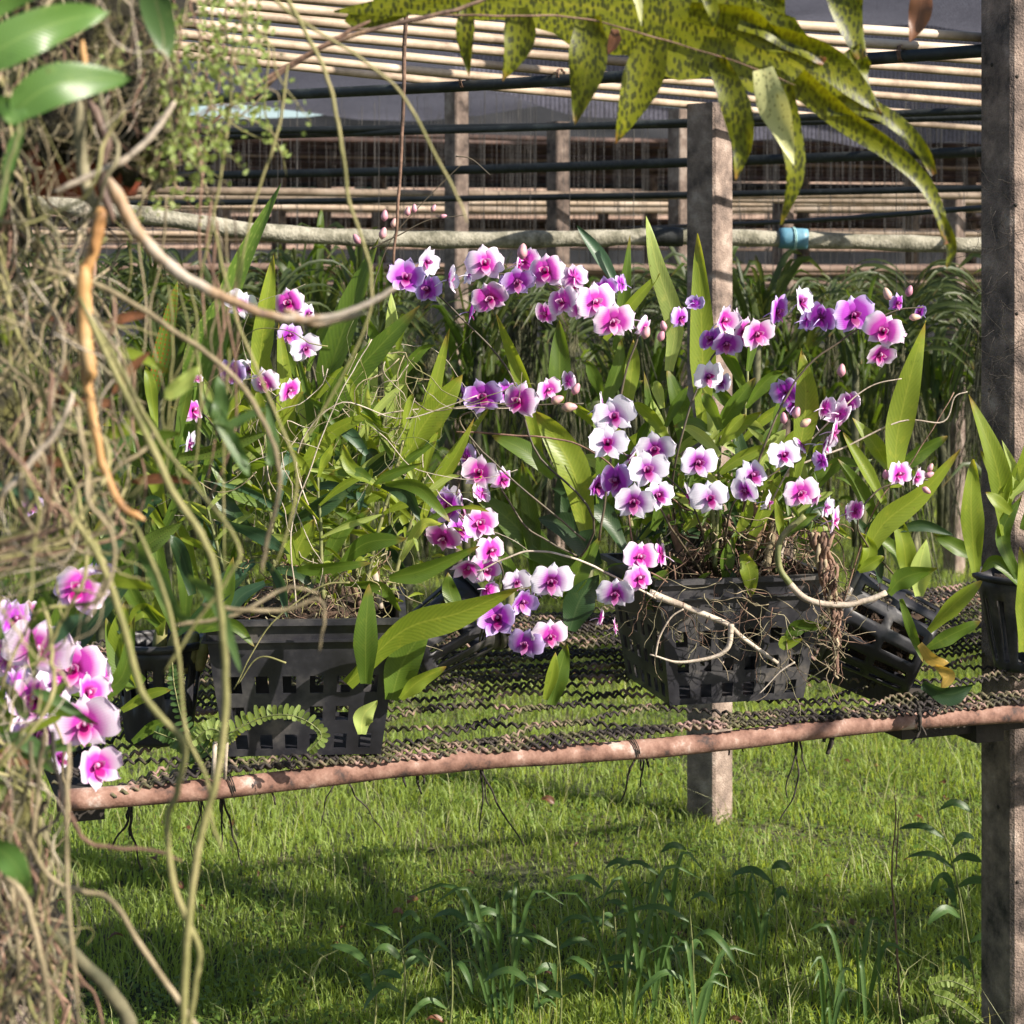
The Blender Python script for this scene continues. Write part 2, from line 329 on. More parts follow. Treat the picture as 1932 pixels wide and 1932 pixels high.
# ---------------------------------------------------------------- ground and grass
g = MB(); n_ = 60
rows = [[Vector((-120+240*j/n_, -20+200*i/n_, 0)) for j in range(n_+1)] for i in range(n_+1)]
g.quadgrid(rows); tag(g.build('ground', M['ground']), kind='structure')
def hgt(x, y): return .5+.5*math.sin(x*1.9+math.sin(y*1.3)*1.7)*math.sin(y*1.6+x*.7)
def grass(N, y0, y1, hmin, hmax, wid, name, mat, seed, pw=1.0, keep=None):
    r = np.random.RandomState(seed)
    y = y0+(y1-y0)*r.rand(N)**pw; x = (r.rand(N)*2-1)*(y*.31+.35)
    cl = np.sin(x*2.3+np.sin(y*1.7)*2)*np.sin(y*2.1+x*.9)*.5+.5
    cl2 = np.sin(x*11+np.sin(y*9)*1.5)*np.sin(y*10+x*3)*.5+.5
    h = (hmin+(hmax-hmin)*r.rand(N))*(.55+.45*cl+.35*cl2)
    a = r.rand(N)*6.283; ln = (.2+1.0*r.rand(N)**1.5)*h; b = r.rand(N)*6.283
    h = h*np.where((np.sin(x*4.1+np.sin(y*3.3)*2.2)*np.sin(y*4.7+x*2.1) > .75), .5, 1); w = wid*(.6+.8*r.rand(N)); dx, dy = np.cos(a)*w, np.sin(a)*w; lx, ly = np.cos(b)*ln, np.sin(b)*ln
    V = np.zeros((N, 5, 3))
    V[:,0] = np.c_[x-dx, y-dy, 0*x-.004]; V[:,1] = np.c_[x+dx, y+dy, 0*x-.004]
    V[:,2] = np.c_[x-dx*.8+lx*.3, y-dy*.8+ly*.3, h*.6]; V[:,3] = np.c_[x+dx*.8+lx*.3, y+dy*.8+ly*.3, h*.6]
    V[:,4] = np.c_[x+lx, y+ly, h*.96]
    base = np.arange(N)*5
    me = bpy.data.meshes.new(name); me.vertices.add(N*5); me.vertices.foreach_set('co', V.ravel())
    loops = np.stack([base, base+1, base+3, base+2, base+2, base+3, base+4], 1).ravel()
    me.loops.add(N*7); me.loops.foreach_set('vertex_index', loops)
    me.polygons.add(N*2); st = np.stack([np.arange(N)*7, np.arange(N)*7+4], 1).ravel(); me.polygons.foreach_set('loop_start', st)
    try: me.polygons.foreach_set('loop_total', np.tile([4, 3], N))
    except Exception: pass
    me.update(calc_edges=True); me.validate()
    uvl = me.uv_layers.new(name='UVMap'); tt = np.tile([0,0,.6,.6,.6,.6,1.], N); ss = np.tile([.2,.8,.8,.2,.2,.8,.5], N)
    uvl.data.foreach_set('uv', np.stack([ss, tt], 1).ravel().astype(np.float32))
    me.materials.append(mat); o = bpy.data.objects.new(name, me); COL.objects.link(o)
    return o
tag(grass(230000, 3.3, 14, .02, .065, .0019, 'grass', M['grass'], 3, 1.25), 'short sunlit green grass covering the ground under and behind the bench', 'grass', kind='stuff')
tag(grass(50000, 13.8, 30, .05, .16, .006, 'far_grass', M['grass'], 8, 1.0), 'rough grass far back between the hanging rows', 'grass', kind='stuff')
tag(grass(2600, 3.5, 10, .08, .20, .0011, 'pale_grass_stalks', M['drygrass'], 5, 1.2), 'thin pale grass stalks standing above the short lawn', 'grass', kind='stuff')

def clover(N, seed):
    r = np.random.RandomState(seed); y = 3.4+8*r.rand(N)**1.3; x = (r.rand(N)*2-1)*(y*.31+.3)
    keep = (np.sin(x*3.1+np.sin(y*2.3)*2)*np.sin(y*2.7+x*1.3)+.5*np.sin(x*9+y*7)) > -.25+.6*(r.rand(N)-.5); x, y = x[keep], y[keep]; N = len(x)
    z = .008+.045*r.rand(N); a = r.rand(N)*6.283; L = .004+.008*r.rand(N); w = L*(.35+.3*r.rand(N)); t1 = (r.rand(N)-.3)*.9; t2 = (r.rand(N)-.5)*.8
    dx, dy = np.cos(a), np.sin(a); V = np.zeros((N, 4, 3))
    V[:,0] = np.c_[x-dx*L, y-dy*L, z-t1*L]; V[:,1] = np.c_[x+dy*w, y-dx*w, z+t2*w]; V[:,2] = np.c_[x+dx*L, y+dy*L, z+t1*L]; V[:,3] = np.c_[x-dy*w, y+dx*w, z-t2*w]
    me = bpy.data.meshes.new('ground_cover'); me.from_pydata(V.reshape(-1, 3).tolist(), [], np.arange(N*4).reshape(-1, 4).tolist())
    uvl = me.uv_layers.new(name='UVMap'); uvl.data.foreach_set('uv', np.tile(np.array([[.5,0],[1,.5],[.5,1],[0,.5]], dtype=np.float32), (N, 1)).ravel())
    me.materials.append(M['clover']); o = bpy.data.objects.new('ground_cover', me); COL.objects.link(o); return o
tag(clover(70000, 9), 'patches of tiny leafed ground cover between the grass blades', 'ground cover', kind='stuff')

# ---------------------------------------------------------------- concrete posts
def post(u, d, w, rot, z1, label, hid=False):
    c = P(u, HV, d); m = MB(); a = Matrix.Rotation(rot, 3, 'Z'); h = w/2; ch = .007; rows = []
    for k in range(25):
        z = -.05+(z1+.05)*k/24; row = []
        for (sx, sy) in ((-1,-1),(1,-1),(1,1),(-1,1)):
            for e in ((0, 1), (1, 0)) if sx*sy > 0 else ((1, 0), (0, 1)):
                px = sx*(h-ch*e[0]); py = sy*(h-ch*e[1])
                j = noise.noise(Vector((px*30, py*30, z*9)))*.0018
                row.append(Vector((c.x, c.y, z))+a @ Vector((px+j, py+j, 0)))
        rows.append(row)
    b = m.quadgrid(rows, None, True); m.f.append(tuple(b+24*8+k for k in range(8)))
    o = m.build('concrete_post', M['concrete'], None, False, loc=(c.x, c.y, 0))
    return tag(o, label, 'post', 'concrete posts of the shade house')
near_post = post(1893+30, 3.93, .115, R(19.7), 3.2, 'big concrete post at the right edge with one sunlit and one dark face')
# nail holes and creeping roots on the near post
mr = MB()
post(1339, 5.55, .100, R(50), 2.08, 'concrete post behind the right basket, standing in the sunny grass')
post(861, 9.2, .088, R(45), 2.46, 'concrete post rising behind the left flower clump, top under the dark roof pole')
post(1053, 9.6, .088, R(38), 2.34, 'concrete post with a bolt hole, directly above the centre flowers')
post(1477, 10.2, .088, R(40), 2.0, 'short concrete post right under the blue pipe sleeve')
post(1800, 10.0, .088, R(45), 2.0, 'concrete post half hidden beside the big right-hand post')
for i, (u, d, l) in enumerate(((1282, 9.8, 'concrete post peeking out left of the middle post'), (715, 15, 'pale concrete post behind the pink flower buds'), (612, 16, 'far concrete post left of the hanging stem'),
        (526, 15, 'far pale post seen over the tall spotted leaf'), (1228, 17, 'small far post above the tallest pale leaf'), (1515, 17, 'small far post between the hanging frond lobes'),
        (1138, 20, 'tiny far post above the centre flowers'), (1720, 16, 'far post behind the wire mesh near the right post'), (1830, 17, 'tiny far post touching the edge of the big right post'), (420, 14, 'far post seen through the creeping stems'))):
    post(u, d, .09, R(40+7*(i % 3)), 2.42, l)
post(20, 3.45, .09, R(20), .74, 'low bench post hidden behind the root tangle at left')

m = MB()
for i in range(150):
    y = rnd.uniform(3.6, 8); x = rnd.uniform(-1, 1)*(y*.3+.2); a = rnd.random()*6.28; L = rnd.uniform(.015,.045); p = Vector((x, y, rnd.uniform(.01,.045))); dr = Vector((math.cos(a), math.sin(a), rnd.uniform(-.2,.3)))*L
    m.leaf([p, p+dr*.5+Vector((0,0,.008)), p+dr], L*rnd.uniform(.15,.3), Vector((0,-.3,1)), rnd.uniform(-.6,.6), .4, 6, 3, lprof)
tag(m.build('fallen_leaves', M['brown_leaf']), 'scattered brown fallen leaves lying in the grass', 'fallen leaves', kind='stuff')
na = Matrix.Rotation(R(19.7), 3, 'Z'); nc = near_post.location
for (face, off, z) in (('l', .012, 2.02), ('f', -.045, 1.99), ('f', -.048, 1.73), ('f', -.046, 1.51), ('l', .02, 1.35), ('f', -.04, 1.15), ('l', -.01, .5), ('f', -.044, .36)):
    q0, dr = (Vector((-.0575, off, 0)), Vector((-1,0,0))) if face == 'l' else (Vector((off, -.0575, 0)), Vector((0,-1,0)))
    hm = MB(); hm.tube([na @ (q0-dr*.006)+Vector((0,0,z)), na @ (q0+dr*.0012)+Vector((0,0,z)), na @ (q0+dr*.0018)+Vector((0,0,z-.001))], [.0042,.0042,.001], 8)
    ho = hm.build('nail_hole', M['root_dark']); ho.parent = near_post

# ---------------------------------------------------------------- shade roof: rods, poles, nets
def rod(m, a, b, r, n=8, wob=.006, seg=14):
    a, b = Vector(a), Vector(b); pts = []; s = rnd.random()*50
    for i in range(seg+1):
        t = i/seg; p = a.lerp(b, t); p = p+Vector((0, noise.noise(Vector((t*3, s, 0))), noise.noise(Vector((t*3, s, 5)))))*wob
        p.z -= .012*math.sin(math.pi*t)
        pts.append(p)
    L = (b-a).length
    m.tube(pts, [r*(1+.12*abs(noise.noise(Vector((i*.9, s, 9))))) for i in range(seg+1)], n)
def onplane(u, v, h): return P(u, v, F*h/(HV-v))
def longrod(u0, v0, u1, v1, h, r, ext0=0, ext1=0, **k):
    a, b = onplane(u0, v0, h), onplane(u1, v1, h); dd = (b-a).normalized(); m = MB(); rod(m, a-dd*ext0, b+dd*ext1, r, **k); return m
roof = thing('shade_roof_frame', (0, 5, 2.07), 'nearest roof frame of pale rods tied over dark poles at the top', 'roof frame')
for vL, vR in ((131,240),(112,219),(89,192),(62,163),(38,135),(17,111),(-6,88),(-33,66)):
    longrod(650, vL, 1839, vR, .49, .0102, .7, .35, wob=.007).build('rod', M['bamboo'], roof)
for (u0, v0, u1, v1, r, e0, e1) in ((480,180,1840,92,.0142,.4,.5), (700,243,1839,205,.0115,1.6,.8)):
    longrod(u0, v0, u1, v1, .463, r, e0, e1, seg=20).build('dark_pole', M['dark_pole'], roof)
for (u0, v0, u1, v1, h, r, e0, e1) in ((430,329,1840,284,.36,.0165,.5,.5), (300,379,1500,360,.29,.0125,.5,1.2), (1250,426,1839,390,.20,.0095,.6,.8), (450,244,1300,226,.47,.012,.5,2.0)):
    longrod(u0, v0, u1, v1, h, r, e0, e1, seg=20).build('dark_pole', M['dark_pole'], roof)
def ring(c, ax, r, wr=.0016, turns=2):
    ax = Vector(ax).normalized(); a = ax.orthogonal().normalized(); b = ax.cross(a); pts = []
    for i in range(turns*12+1):
        t = i/12*2*math.pi; pts.append(Vector(c)+a*math.cos(t)*r+b*math.sin(t)*r+ax*(i/(turns*12)-.5)*.009)
    m = MB(); m.tube(pts, wr, 4); return m
for (u, v) in ((875,154),(1058,143),(1265,128),(1380,122),(1700,100)):
    c = onplane(u, v, .463); ring(c, (1,-.55,0), .0175, .0013, 3).build('wire_tie', M['root_brown'], roof)
roof2 = thing('shade_roof_frame', (0, 15, 2.5), 'second roof frame of dense brown weathered rods on dark poles', 'roof frame')
for i in range(21):
    v = 257+86*(i/20)**1.0; d = F*.9/(HV-v)
    dz = rnd.uniform(-.03, .03); m = MB(); sl_ = rnd.uniform(.06,.14)
    rod(m, (-7, d-2.2, 2.5+dz), (8, d+2.6, 2.5+dz), .019, 6, .03)
    m.build('rod', M['bamboo_brown'] if rnd.random() < .8 else M['bamboo_pink'], roof2)
for (u0, v0, u1, v1, r) in ((430,328,1839,284,.030),(300,345,1839,352,.024)):
    longrod(u0, v0, u1, v1, .83, r, 3, 2, seg=20).build('dark_pole', M['dark_pole'], roof2)
roof3 = thing('shade_roof_frame', (0, 26, 2.5), 'farthest roof frame of sunlit rods with pale green sleeves', 'roof frame')
for i in range(24):
    v = 350+52*(i/23); d = F*1.1/(HV-v); m = MB()
    rod(m, (-12, d-1.2, 2.7+rnd.uniform(-.07,.07)), (13, d+1.6, 2.7+rnd.uniform(-.07,.07)), .036, 5, .06)
    m.build('rod', M['bamboo_pink'] if rnd.random() < .45 else M['bamboo'], roof3)
for (u0, v0, u1, v1, r) in ((300,378,1400,360,.035),(1290,424,1839,392,.03),(300,415,1839,405,.03)):
    longrod(u0, v0, u1, v1, 1.0, r*1.2, 3, 2, seg=20).build('dark_pole', M['dark_pole'], roof3)
for i in range(18):
    y = 26+12*i/17; z = rnd.uniform(1.95, 2.45); m = MB(); rod(m, (-12, y-1, z), (13, y+1.3, z+rnd.uniform(-.05,.05)), .034, 5, .06); m.build('rod', M['bamboo_pink'] if rnd.random() < .6 else M['bamboo'], roof3)
for (u, v, L) in ((1185,408,.5),(1350,406,.5),(1420,395,.4),(1560,374,.4),(560,350,.5),(700,352,.4),(1290,403,.4),(350,366,.5)):
    p = onplane(u, v, 1.04); m = MB(); m.tube([p-Vector((L/2,L*.1,0)), p+Vector((L/2,L*.1,0))], .045, 8); m.build('sleeve', M['cyan'], roof3)
# low hanging racks that carry the back rows
for k, (z, d, mat, lab) in enumerate(((1.60, 9.3, 'bamboo_pink', 'nearer rack of pinkish rods at eye height behind the flowers'), (1.50, 11.5, 'bamboo_pink', 'middle rack of pinkish rods behind the centre post'),
        (1.50, 14.5, 'bamboo', 'rack of pale rods seen through the wires'), (1.55, 19, 'bamboo', 'farthest rack of pale rods low against the dark net'), (1.84, 12.6, 'bamboo_pink', 'upper rack of thin pinkish rods just above the mossy pole'), (2.02, 16, 'bamboo_brown', 'upper rack of brown rods under the dense brown roof'), (1.98, 9.2, 'bamboo', 'thin pale rods of the upper rack between the dark poles'), (1.82, 11, 'bamboo', 'pale rods of the rack just above the blue sleeve'))):
    rk = thing('hanging_rack', (0, d, z), lab, 'rack', 'racks of rods for hanging plants')
    for j in range(6):
        m = MB(); y = d+j*.42; zz = z+rnd.uniform(-.02,.02)
        rod(m, (-.34*y-.6, y-.5, zz), (.34*y+.6, y+.9, zz), .02, 6, .02); m.build('rod', M[mat], rk)
    w = MB()
    for j in range(110):
        y = d+rnd.random()*2.2; x = rnd.uniform(-.32, .32)*y; w.tube([(x, y, 2.5), (x+rnd.uniform(-.01,.01), y, z-rnd.uniform(0,.25))], .0013 if rnd.random()<.7 else .0022, 3, False)
    tag(w.build('hanging_wires', M['wire'], rk), kind='stuff')
# mossy horizontal pole with blue sleeve
pole = thing('mossy_pole', P(966, 455, 5.85), 'long mossy grey pole running level behind the flowers, with a blue sleeve', 'pole')
pp = cat([P(-60, 372, 5.5), P(250, 403, 5.55), P(500, 438, 5.65), P(800, 452, 5.8), P(1100, 450, 5.9), P(1280, 446, 5.95), P(1500, 452, 6.0), P(1840, 463, 6.1), P(2100, 468, 6.2)], 60)
m = MB(); m.tube(pp, [.026+.002*math.sin(i*1.7) for i in range(60)], 14); m.build('pole', M['mossy'], pole)
def sleeve(u0, v0, u1, v1, d, r, mat, name):
    a, b = P(u0, v0, d), P(u1, v1, d); m = MB(); m.tube(cat([a, b], 6), [r*.96, r, r, r, r, r*.96], 16); return m.build(name, M[mat], pole)
sleeve(1228, 446, 1288, 447, 5.93, .031, 'dark_pole', 'dark_sleeve')
sleeve(1470, 449, 1523, 451, 5.99, .0335, 'blue', 'blue_sleeve')
ring(P(1497, 450, 5.99), (1,.1,0), .036, .002, 2).build('tie', M['cyan'], pole)
# nets
def sheet(fn, nu, nv): 
    m = MB(); m.quadgrid([[fn(i/nv, j/nu) for j in range(nu+1)] for i in range(nv+1)]); return m
def rn(t, s):
    y = 12.5+t*40; x = (s-.5)*70
    return Vector((x, y, 3.65+.22*math.sin(x*1.1+y*.2)*math.sin(y*.7)+.1*math.sin(x*2.7)))
mnet = MB()
def netpart(y0, y1, x0, x1):
    nu, nv = max(2, int((x1-x0)/.8)), max(2, int((y1-y0)/.8))
    mnet.quadgrid([[Vector((x0+(x1-x0)*j/nu, y0+(y1-y0)*i/nv, 3.65+.2*math.sin((x0+(x1-x0)*j/nu)*1.1)*math.sin((y0+(y1-y0)*i/nv)*.8))) for j in range(nu+1)] for i in range(nv+1)])
netpart(12.5, 24.6, -30, 30)
mover = MB()
for (a_, b_) in ((4.9, 7.0), (7.5, 9.3), (9.9, 12.3)):
    mover.quadgrid([[Vector((-6+14*j/24, a_+(b_-a_)*i/4, 3.5+.10*math.sin(j*1.3)*math.sin(i*1.1)+.05*math.sin(j*3.1))) for j in range(25)] for i in range(5)])
tag(mover.build('overhead_net', M['net_over']), 'overhead strips of open shade net above the frame, dimming the back rows', 'shade net')  # strips added out of view to throw shade on the back rows
tag(mnet.build('shade_net', M['net']), 'dark slate shade net stretched over the far roof', 'shade net')
ms = sheet(lambda t, s: Vector((-.4+s*5.2, 12.9+.9*s, 2.36+.62*(1-(math.sin(math.pi*min(1, s*.92+.0))**.8))*(1-t)*0+ (lambda e: e+(3.3-e)*t)(2.83-.36*math.sin(math.pi*min(.55, s*.85)))+.03*math.sin(s*30+t*8)-2.36)), 40, 12)
tag(ms.build('sagging_net', M['net_fine']), 'lighter grey net sagging in a curve behind the roof rods', 'shade net')
wn = sheet(lambda t, s: Vector((-45+90*s, 41+.3*math.sin(s*60), -.1+(5.15+.12*math.sin(s*40)-(.07 if s < .46 else 0))*t)), 80, 3)
tag(wn.build('net_wall', M['net_wall']), 'dark net wall closing off the far end', 'net wall')

# ---------------------------------------------------------------- the bench
BL = P(115, 1510, 2.946); BR = P(1932, 1343, 3.535); e1 = (BR-BL); e1.z = 0; BLEN = e1.length; e1.normalize(); e2 = Vector((-e1.y, e1.x, 0)); BZ = .78
def BP(s, t, z=0): return Vector((BL.x, BL.y, BZ))+e1*s+e2*t+Vector((0, 0, z))
bench = thing('plant_bench', (BL.x, BL.y, 0), 'plant bench with a reddish front pipe and a black crimped mesh top', 'bench')
m = MB(); N = 70; LEN = BLEN+1.0
m.tube([BP(LEN*i/(N-1)-.005, 0, -.004*math.sin(i*.3)) for i in range(N)], [.0168+.0005*math.sin(i*1.3) for i in range(N)], 20); m.build('front_pipe', M['pipe'], bench)
m = MB(); m.tube([BP(LEN*i/20, 1.12, -.01) for i in range(21)], .018, 12); m.build('back_pipe', M['pipe'], bench)
def crimp(m, t0, amp, ph, s0=-.0, s1=None, sag=0, zoff=.024):
    s1 = s1 or LEN; n = int((s1-s0)/.0042); pts = []; ph2 = rnd.random()*6
    for i in range(n):
        s = s0+(s1-s0)*i/n
        t = t0+amp*math.sin(s*2*math.pi/.33+ph+.5*math.sin(s*2.3))+.004*math.sin(s*60+ph2)
        z = zoff+.0040*math.sin(2*math.pi*s/.0175+ph2)-sag*(.5-.5*math.cos(2*math.pi*s/.9))+.004*math.sin(s*7+ph2)
        if s < .22: z -= .035*(1-s/.22)
        pts.append(BP(s, t+.003*math.sin(2*math.pi*s/.0175+ph2+1.5), z))
    m.tube(pts, .0030, 4)
m = MB()
for k, t0 in enumerate((-.012, -.002, .010, .022, .036)): crimp(m, t0, .0045, 1+k*2.1, sag=.002 if k else 0)
for k, t0 in enumerate((.078, .140, .205, .270, .338)): crimp(m, t0+rnd.uniform(-.006,.006), rnd.uniform(.027,.036), (0 if k % 2 else math.pi)+rnd.uniform(-.3,.3), sag=rnd.uniform(.006,.02))
for k in range(30): crimp(m, .40+k*.025+rnd.uniform(-.006,.006), rnd.uniform(.008,.02), 0 if k % 2 else math.pi, sag=.004)
m.build('mesh_top', M['wirenet'], bench)
for u in (432, 1185, 1718):
    s = (P(u, 1400, 3.2)-BL).dot(e1)
    d = 2.946+(u-115)/1817*.589; c = P(u, 1510-(u-115)/1817*167, d); s = (c-BL).dot(e1)
    ring(BP(s, 0), e1+Vector((0,0,.25)), .0186, .0010, 3).build('wire_tie', M['root_dark'], bench)
sp = near_post.location
for (t0, t1, s) in ((.05, 1.15, BLEN-.04), (.10, 1.12, .05)):
    mid = BP(s, (t0+t1)/2, -.042); m = MB(); m.box(mid, (.03, (t1-t0)/2, .022), Matrix.Rotation(math.atan2(e1.y, e1.x), 3, 'Z')); m.build('cross_beam', M['beam'], bench, False)
m = MB(); m.box(BP(BLEN+.02, .10, -.040), (.24, .035, .009), Matrix.Rotation(math.atan2(e1.y, e1.x), 3, 'Z')); m.build('support_board', M['beam'], bench, False)

# ---------------------------------------------------------------- baskets and pots
def solid(o, th):
    md = o.modifiers.new('thickness', 'SOLIDIFY'); md.thickness = th; md.offset = -1
def square_basket(u, v, d, w, h, rot, label, tilt=0):
    c = P(u, v, d); t = thing('square_basket', (c.x, c.y, c.z), label, 'basket', 'black square lattice baskets'); t.rotation_euler = (0, tilt, rot)
    wt, wb = w/2, w/2*.80
    nx = 13; zs = [0,.05,.16,.26,.37,.47,.60,.86,1.0]; holes = {1:0,3:1,5:0}
    m = MB()
    for side in range(4):
        A = Matrix.Rotation(side*math.pi/2, 3, 'Z'); idx = {}
        for i, z in enumerate(zs):
            hw = wb+(wt-wb)*z
            for j in range(nx+1):
                x = -1+2*j/nx
                p = A @ Vector((x*hw, -hw*(1-.02*(1-x*x)*0), z*h)); idx[i, j] = len(m.v); m.v.append(tuple(p)); m.uv.append((x, z))
        for i in range(len(zs)-1):
            for j in range(nx):
                if i in (1, 3, 5)and j % 2 == 1 and 0 < j < nx-1: 
                    if not (i == 5 and side % 2 == 0 and False): continue
                m.f.append((idx[i,j], idx[i,j+1], idx[i+1,j+1], idx[i+1,j]))
    b = len(m.v)
    for (x, y) in ((-1,-1),(1,-1),(1,1),(-1,1)): m.v.append((x*wb, y*wb, .002)); m.uv.append((x, y))
    m.f.append((b, b+3, b+2, b+1))
    o = m.build('body', M['plastic'], None, False); o.parent = t; solid(o, .003)
    # rim: stepped lip
    r = MB()
    def frame(hw, z0, z1, tk):
        for side in range(4):
            A = Matrix.Rotation(side*math.pi/2, 3, 'Z'); r.box(A @ Vector((0, -hw, (z0+z1)/2)), (hw+tk, tk, (z1-z0)/2) if side % 2 == 0 else (hw-tk-.0005, tk, (z1-z0)/2), A)
    frame(wt+.004, h*.985, h*1.0+.006, .006); frame(wt*.985+.003, h*.86, h*.875, .004)
    o = r.build('rim', M['plastic'], None, False); o.parent = t
    return t
def soil(t, w, h, rot):
    pass
def slot_pot(loc, r0, r1, h, rot, label, name='slotted_pot', nslot=14, slots=((.12,.8),), group='black slotted pots'):
    t = thing(name, loc, label, 'pot', group); t.rotation_euler = rot; m = MB(); n = nslot*5
    zs = sorted(set([0, .06, 1.0]+[x for s in slots for x in s]))
    zz = []
    for a, b in zip(zs, zs[1:]): zz += [a, (a+b)/2]
    zz.append(1.0); idx = {}
    for i, z in enumerate(zz):
        r = r0+(r1-r0)*z; 
        if i == 0: r -= .006
        for j in range(n):
            a = 2*math.pi*j/n; idx[i, j] = len(m.v); m.v.append((r*math.cos(a), r*math.sin(a), z*h)); m.uv.append((j/n, z))
    for i in range(len(zz)-1):
        zc = (zz[i]+zz[i+1])/2; hole = any(s[0] <= zc <= s[1] for s in slots)
        for j in range(n):
            if hole and j % 5 in (1, 2): continue
            k = (j+1) % n; m.f.append((idx[i,j], idx[i,k], idx[i+1,k], idx[i+1,j]))
    # base: open ring with spokes
    b = len(m.v)
    for j in range(n):
        a = 2*math.pi*j/n; m.v.append(((r0-.006)*.35*math.cos(a), (r0-.006)*.35*math.sin(a), .0)); m.uv.append((j/n, 0))
    for j in range(n):
        if j % 8 < 5: k = (j+1) % n; m.f.append((idx[0,k], idx[0,j], b+j, b+k))
    m.f.append(tuple(b+j for j in reversed(range(n))))
    o = m.build('body', M['plastic'], None, True); o.parent = t; solid(o, .0025)
    r = MB(); ro = []
    for (rr, z) in ((r1-.003, h-.002),(r1+.006, h-.004),(r1+.007, h+.006),(r1-.001, h+.008),(r1-.004, h+.002)):
        ro.append([Vector((rr*math.cos(2*math.pi*j/48), rr*math.sin(2*math.pi*j/48), z)) for j in range(48)])
    r.quadgrid(ro+[ro[0]], None, True); o = r.build('rim', M['plastic'], None, True); o.parent = t
    return t
def bz(v): return (CH-BZ-.028)*F/(v-HV)      # distance of a point on the bench top seen at v
# left big basket
bA = square_basket(578, 1405, 3.235, .315, .222, R(4), 'large black square basket with square holes behind the front pipe, left of centre'); bA.location.z = BZ+.028
bB = square_basket(1345, 1312, 3.62, .325, .228, R(14), 'large black square basket wrapped in brown roots, right of centre'); bB.location.z = BZ+.028
p = P(300, 1400, 3.22); pC = slot_pot((p.x, p.y, BZ+.025), .055, .077, .165, (0,0,0), 'round black pot between the root tangle and the large left basket', slots=((.5,.8),))
p = P(1935, 1290, 3.80); pE = slot_pot((p.x, p.y, BZ+.025), .060, .098, .185, (0,0,.1), 'upright black slotted pot in front of the big right post', slots=((.12,.78),))
p = P(1748, 1232, 3.66); pD = slot_pot((p.x, p.y, p.z), .088, .100, .175, (0, R(-66), R(-16)), 'tipped over grey-black slotted pot beside the brown root bundle', slots=((.10,.46),(.56,.90)), nslot=14)
p = P(770, 1290, 3.55); pF = slot_pot((p.x, p.y, BZ+.10), .06, .08, .16, (R(-10), R(62), R(15)), 'dark pot lying on its side right of the large left basket', slots=((.15,.8),))
def lump(name, c, r, hz, mat, parent, seed=0, amp=.35):
    m = MB(); rows = []
    for i in range(13):
        th = math.pi*i/12; row = []
        for j in range(24):
            a = 2*math.pi*j/24; dv = Vector((math.sin(th)*math.cos(a), math.sin(th)*math.sin(a), math.cos(th)))
            k = 1+amp*noise.noise(dv*2.5+Vector((seed, 0, 0)))+amp*.6*noise.noise(dv*7+Vector((seed, 3, 0)))
            row.append(Vector(c)+Vector((dv.x*r*k, dv.y*r*k, dv.z*hz*k)))
        rows.append(row)
    m.quadgrid(rows, None, True); return m.build(name, mat, parent)

# ---------------------------------------------------------------- flowers
def petal(m, ang, L, W, fwd, cup, ruf=0, ph=0, base=.03, prof=None):
    d = Vector((math.cos(ang), 0, math.sin(ang))); s = Vector((-math.sin(ang), 0, math.cos(ang))); rows = []; uvs = []
    prof = prof or (lambda t: math.sin(math.pi*min(1, t**.75))**.62 if 0 < t < 1 else .08)
    for i in range(9):
        t = i/8; row = []; uv = []
        for x in (-1, -.6, -.2, .2, .6, 1):
            w = W*max(.1, prof(t))
            y = -fwd*math.sin(t*math.pi*.5) + cup*(t*t)*L*.6 - .10*L*math.cos(x*1.5)*math.sin(math.pi*t)*.6
            y += ruf*math.sin(x*6+ph+t*3)*t*abs(x)*.5*L
            ex = 1-.10*abs(x)**2*t
            row.append(d*(base+L*t*ex)+s*(w*x)+Vector((0, y, 0))); uv.append((x*.5+.5, t))
        rows.append(row); uvs.append(uv)
    m.quadgrid(rows, uvs)
round_p = lambda t: (max(0, 1-abs((t-.56)/.56)**2.3))**.5 if t < 1 else .05
FL = {}
def flower_mesh(kind, var):
    r = random.Random(var*13+5); m = MB()
    cup = (.15, -.35, .45, -.75, .05, -.15, .8)[var]; J = lambda a: r.uniform(-a, a)
    kp = (1, .95, 1.05, .85, 1, .9, .92)[var]
    petal(m, R(90+r.uniform(-6,6)), .40, .155, .03, cup*.8+.1, .05, 1)                      # dorsal sepal
    petal(m, R(-52+r.uniform(-5,5)), .40, .15, .03, cup+.1, .05, 2); petal(m, R(-128+r.uniform(-5,5)), .40, .15, .03, cup+.1, .05, 4)
    m2 = MB()
    petal(m, R(16+J(9)), .47*kp+J(.03), .29*kp+J(.03), .06, cup+J(.25), .13, 3+J(2), prof=round_p); petal(m, R(164+J(9)), .47*kp+J(.03), .29*kp+J(.03), .06, cup+J(.25), .13, 5+J(2), prof=round_p)
    for i in range(0): pass
    # pedicel
    m.tube(cat([(0, .02, -.02), (0, .18, -.06), (.02, .38, -.20)], 6), [.03,.022,.018,.016,.014,.012], 5)
    m2 = MB()
    # lip: two side lobes curling up round the column, and a pointed front lobe
    petal(m2, R(-90), .27, .095, .13, -.3, .06, 1, 0.0, prof=lance)
    petal(m2, R(28), .13, .07, .12, -.8, 0, 0, 0.0); petal(m2, R(152), .13, .07, .12, -.8, 0, 0, 0.0)
    m2.tube(cat([(0, .02, .02), (0, -.06, .035), (0, -.11, .01)], 6), [.02,.035,.04,.042,.04,.02], 8)
    return m, m2
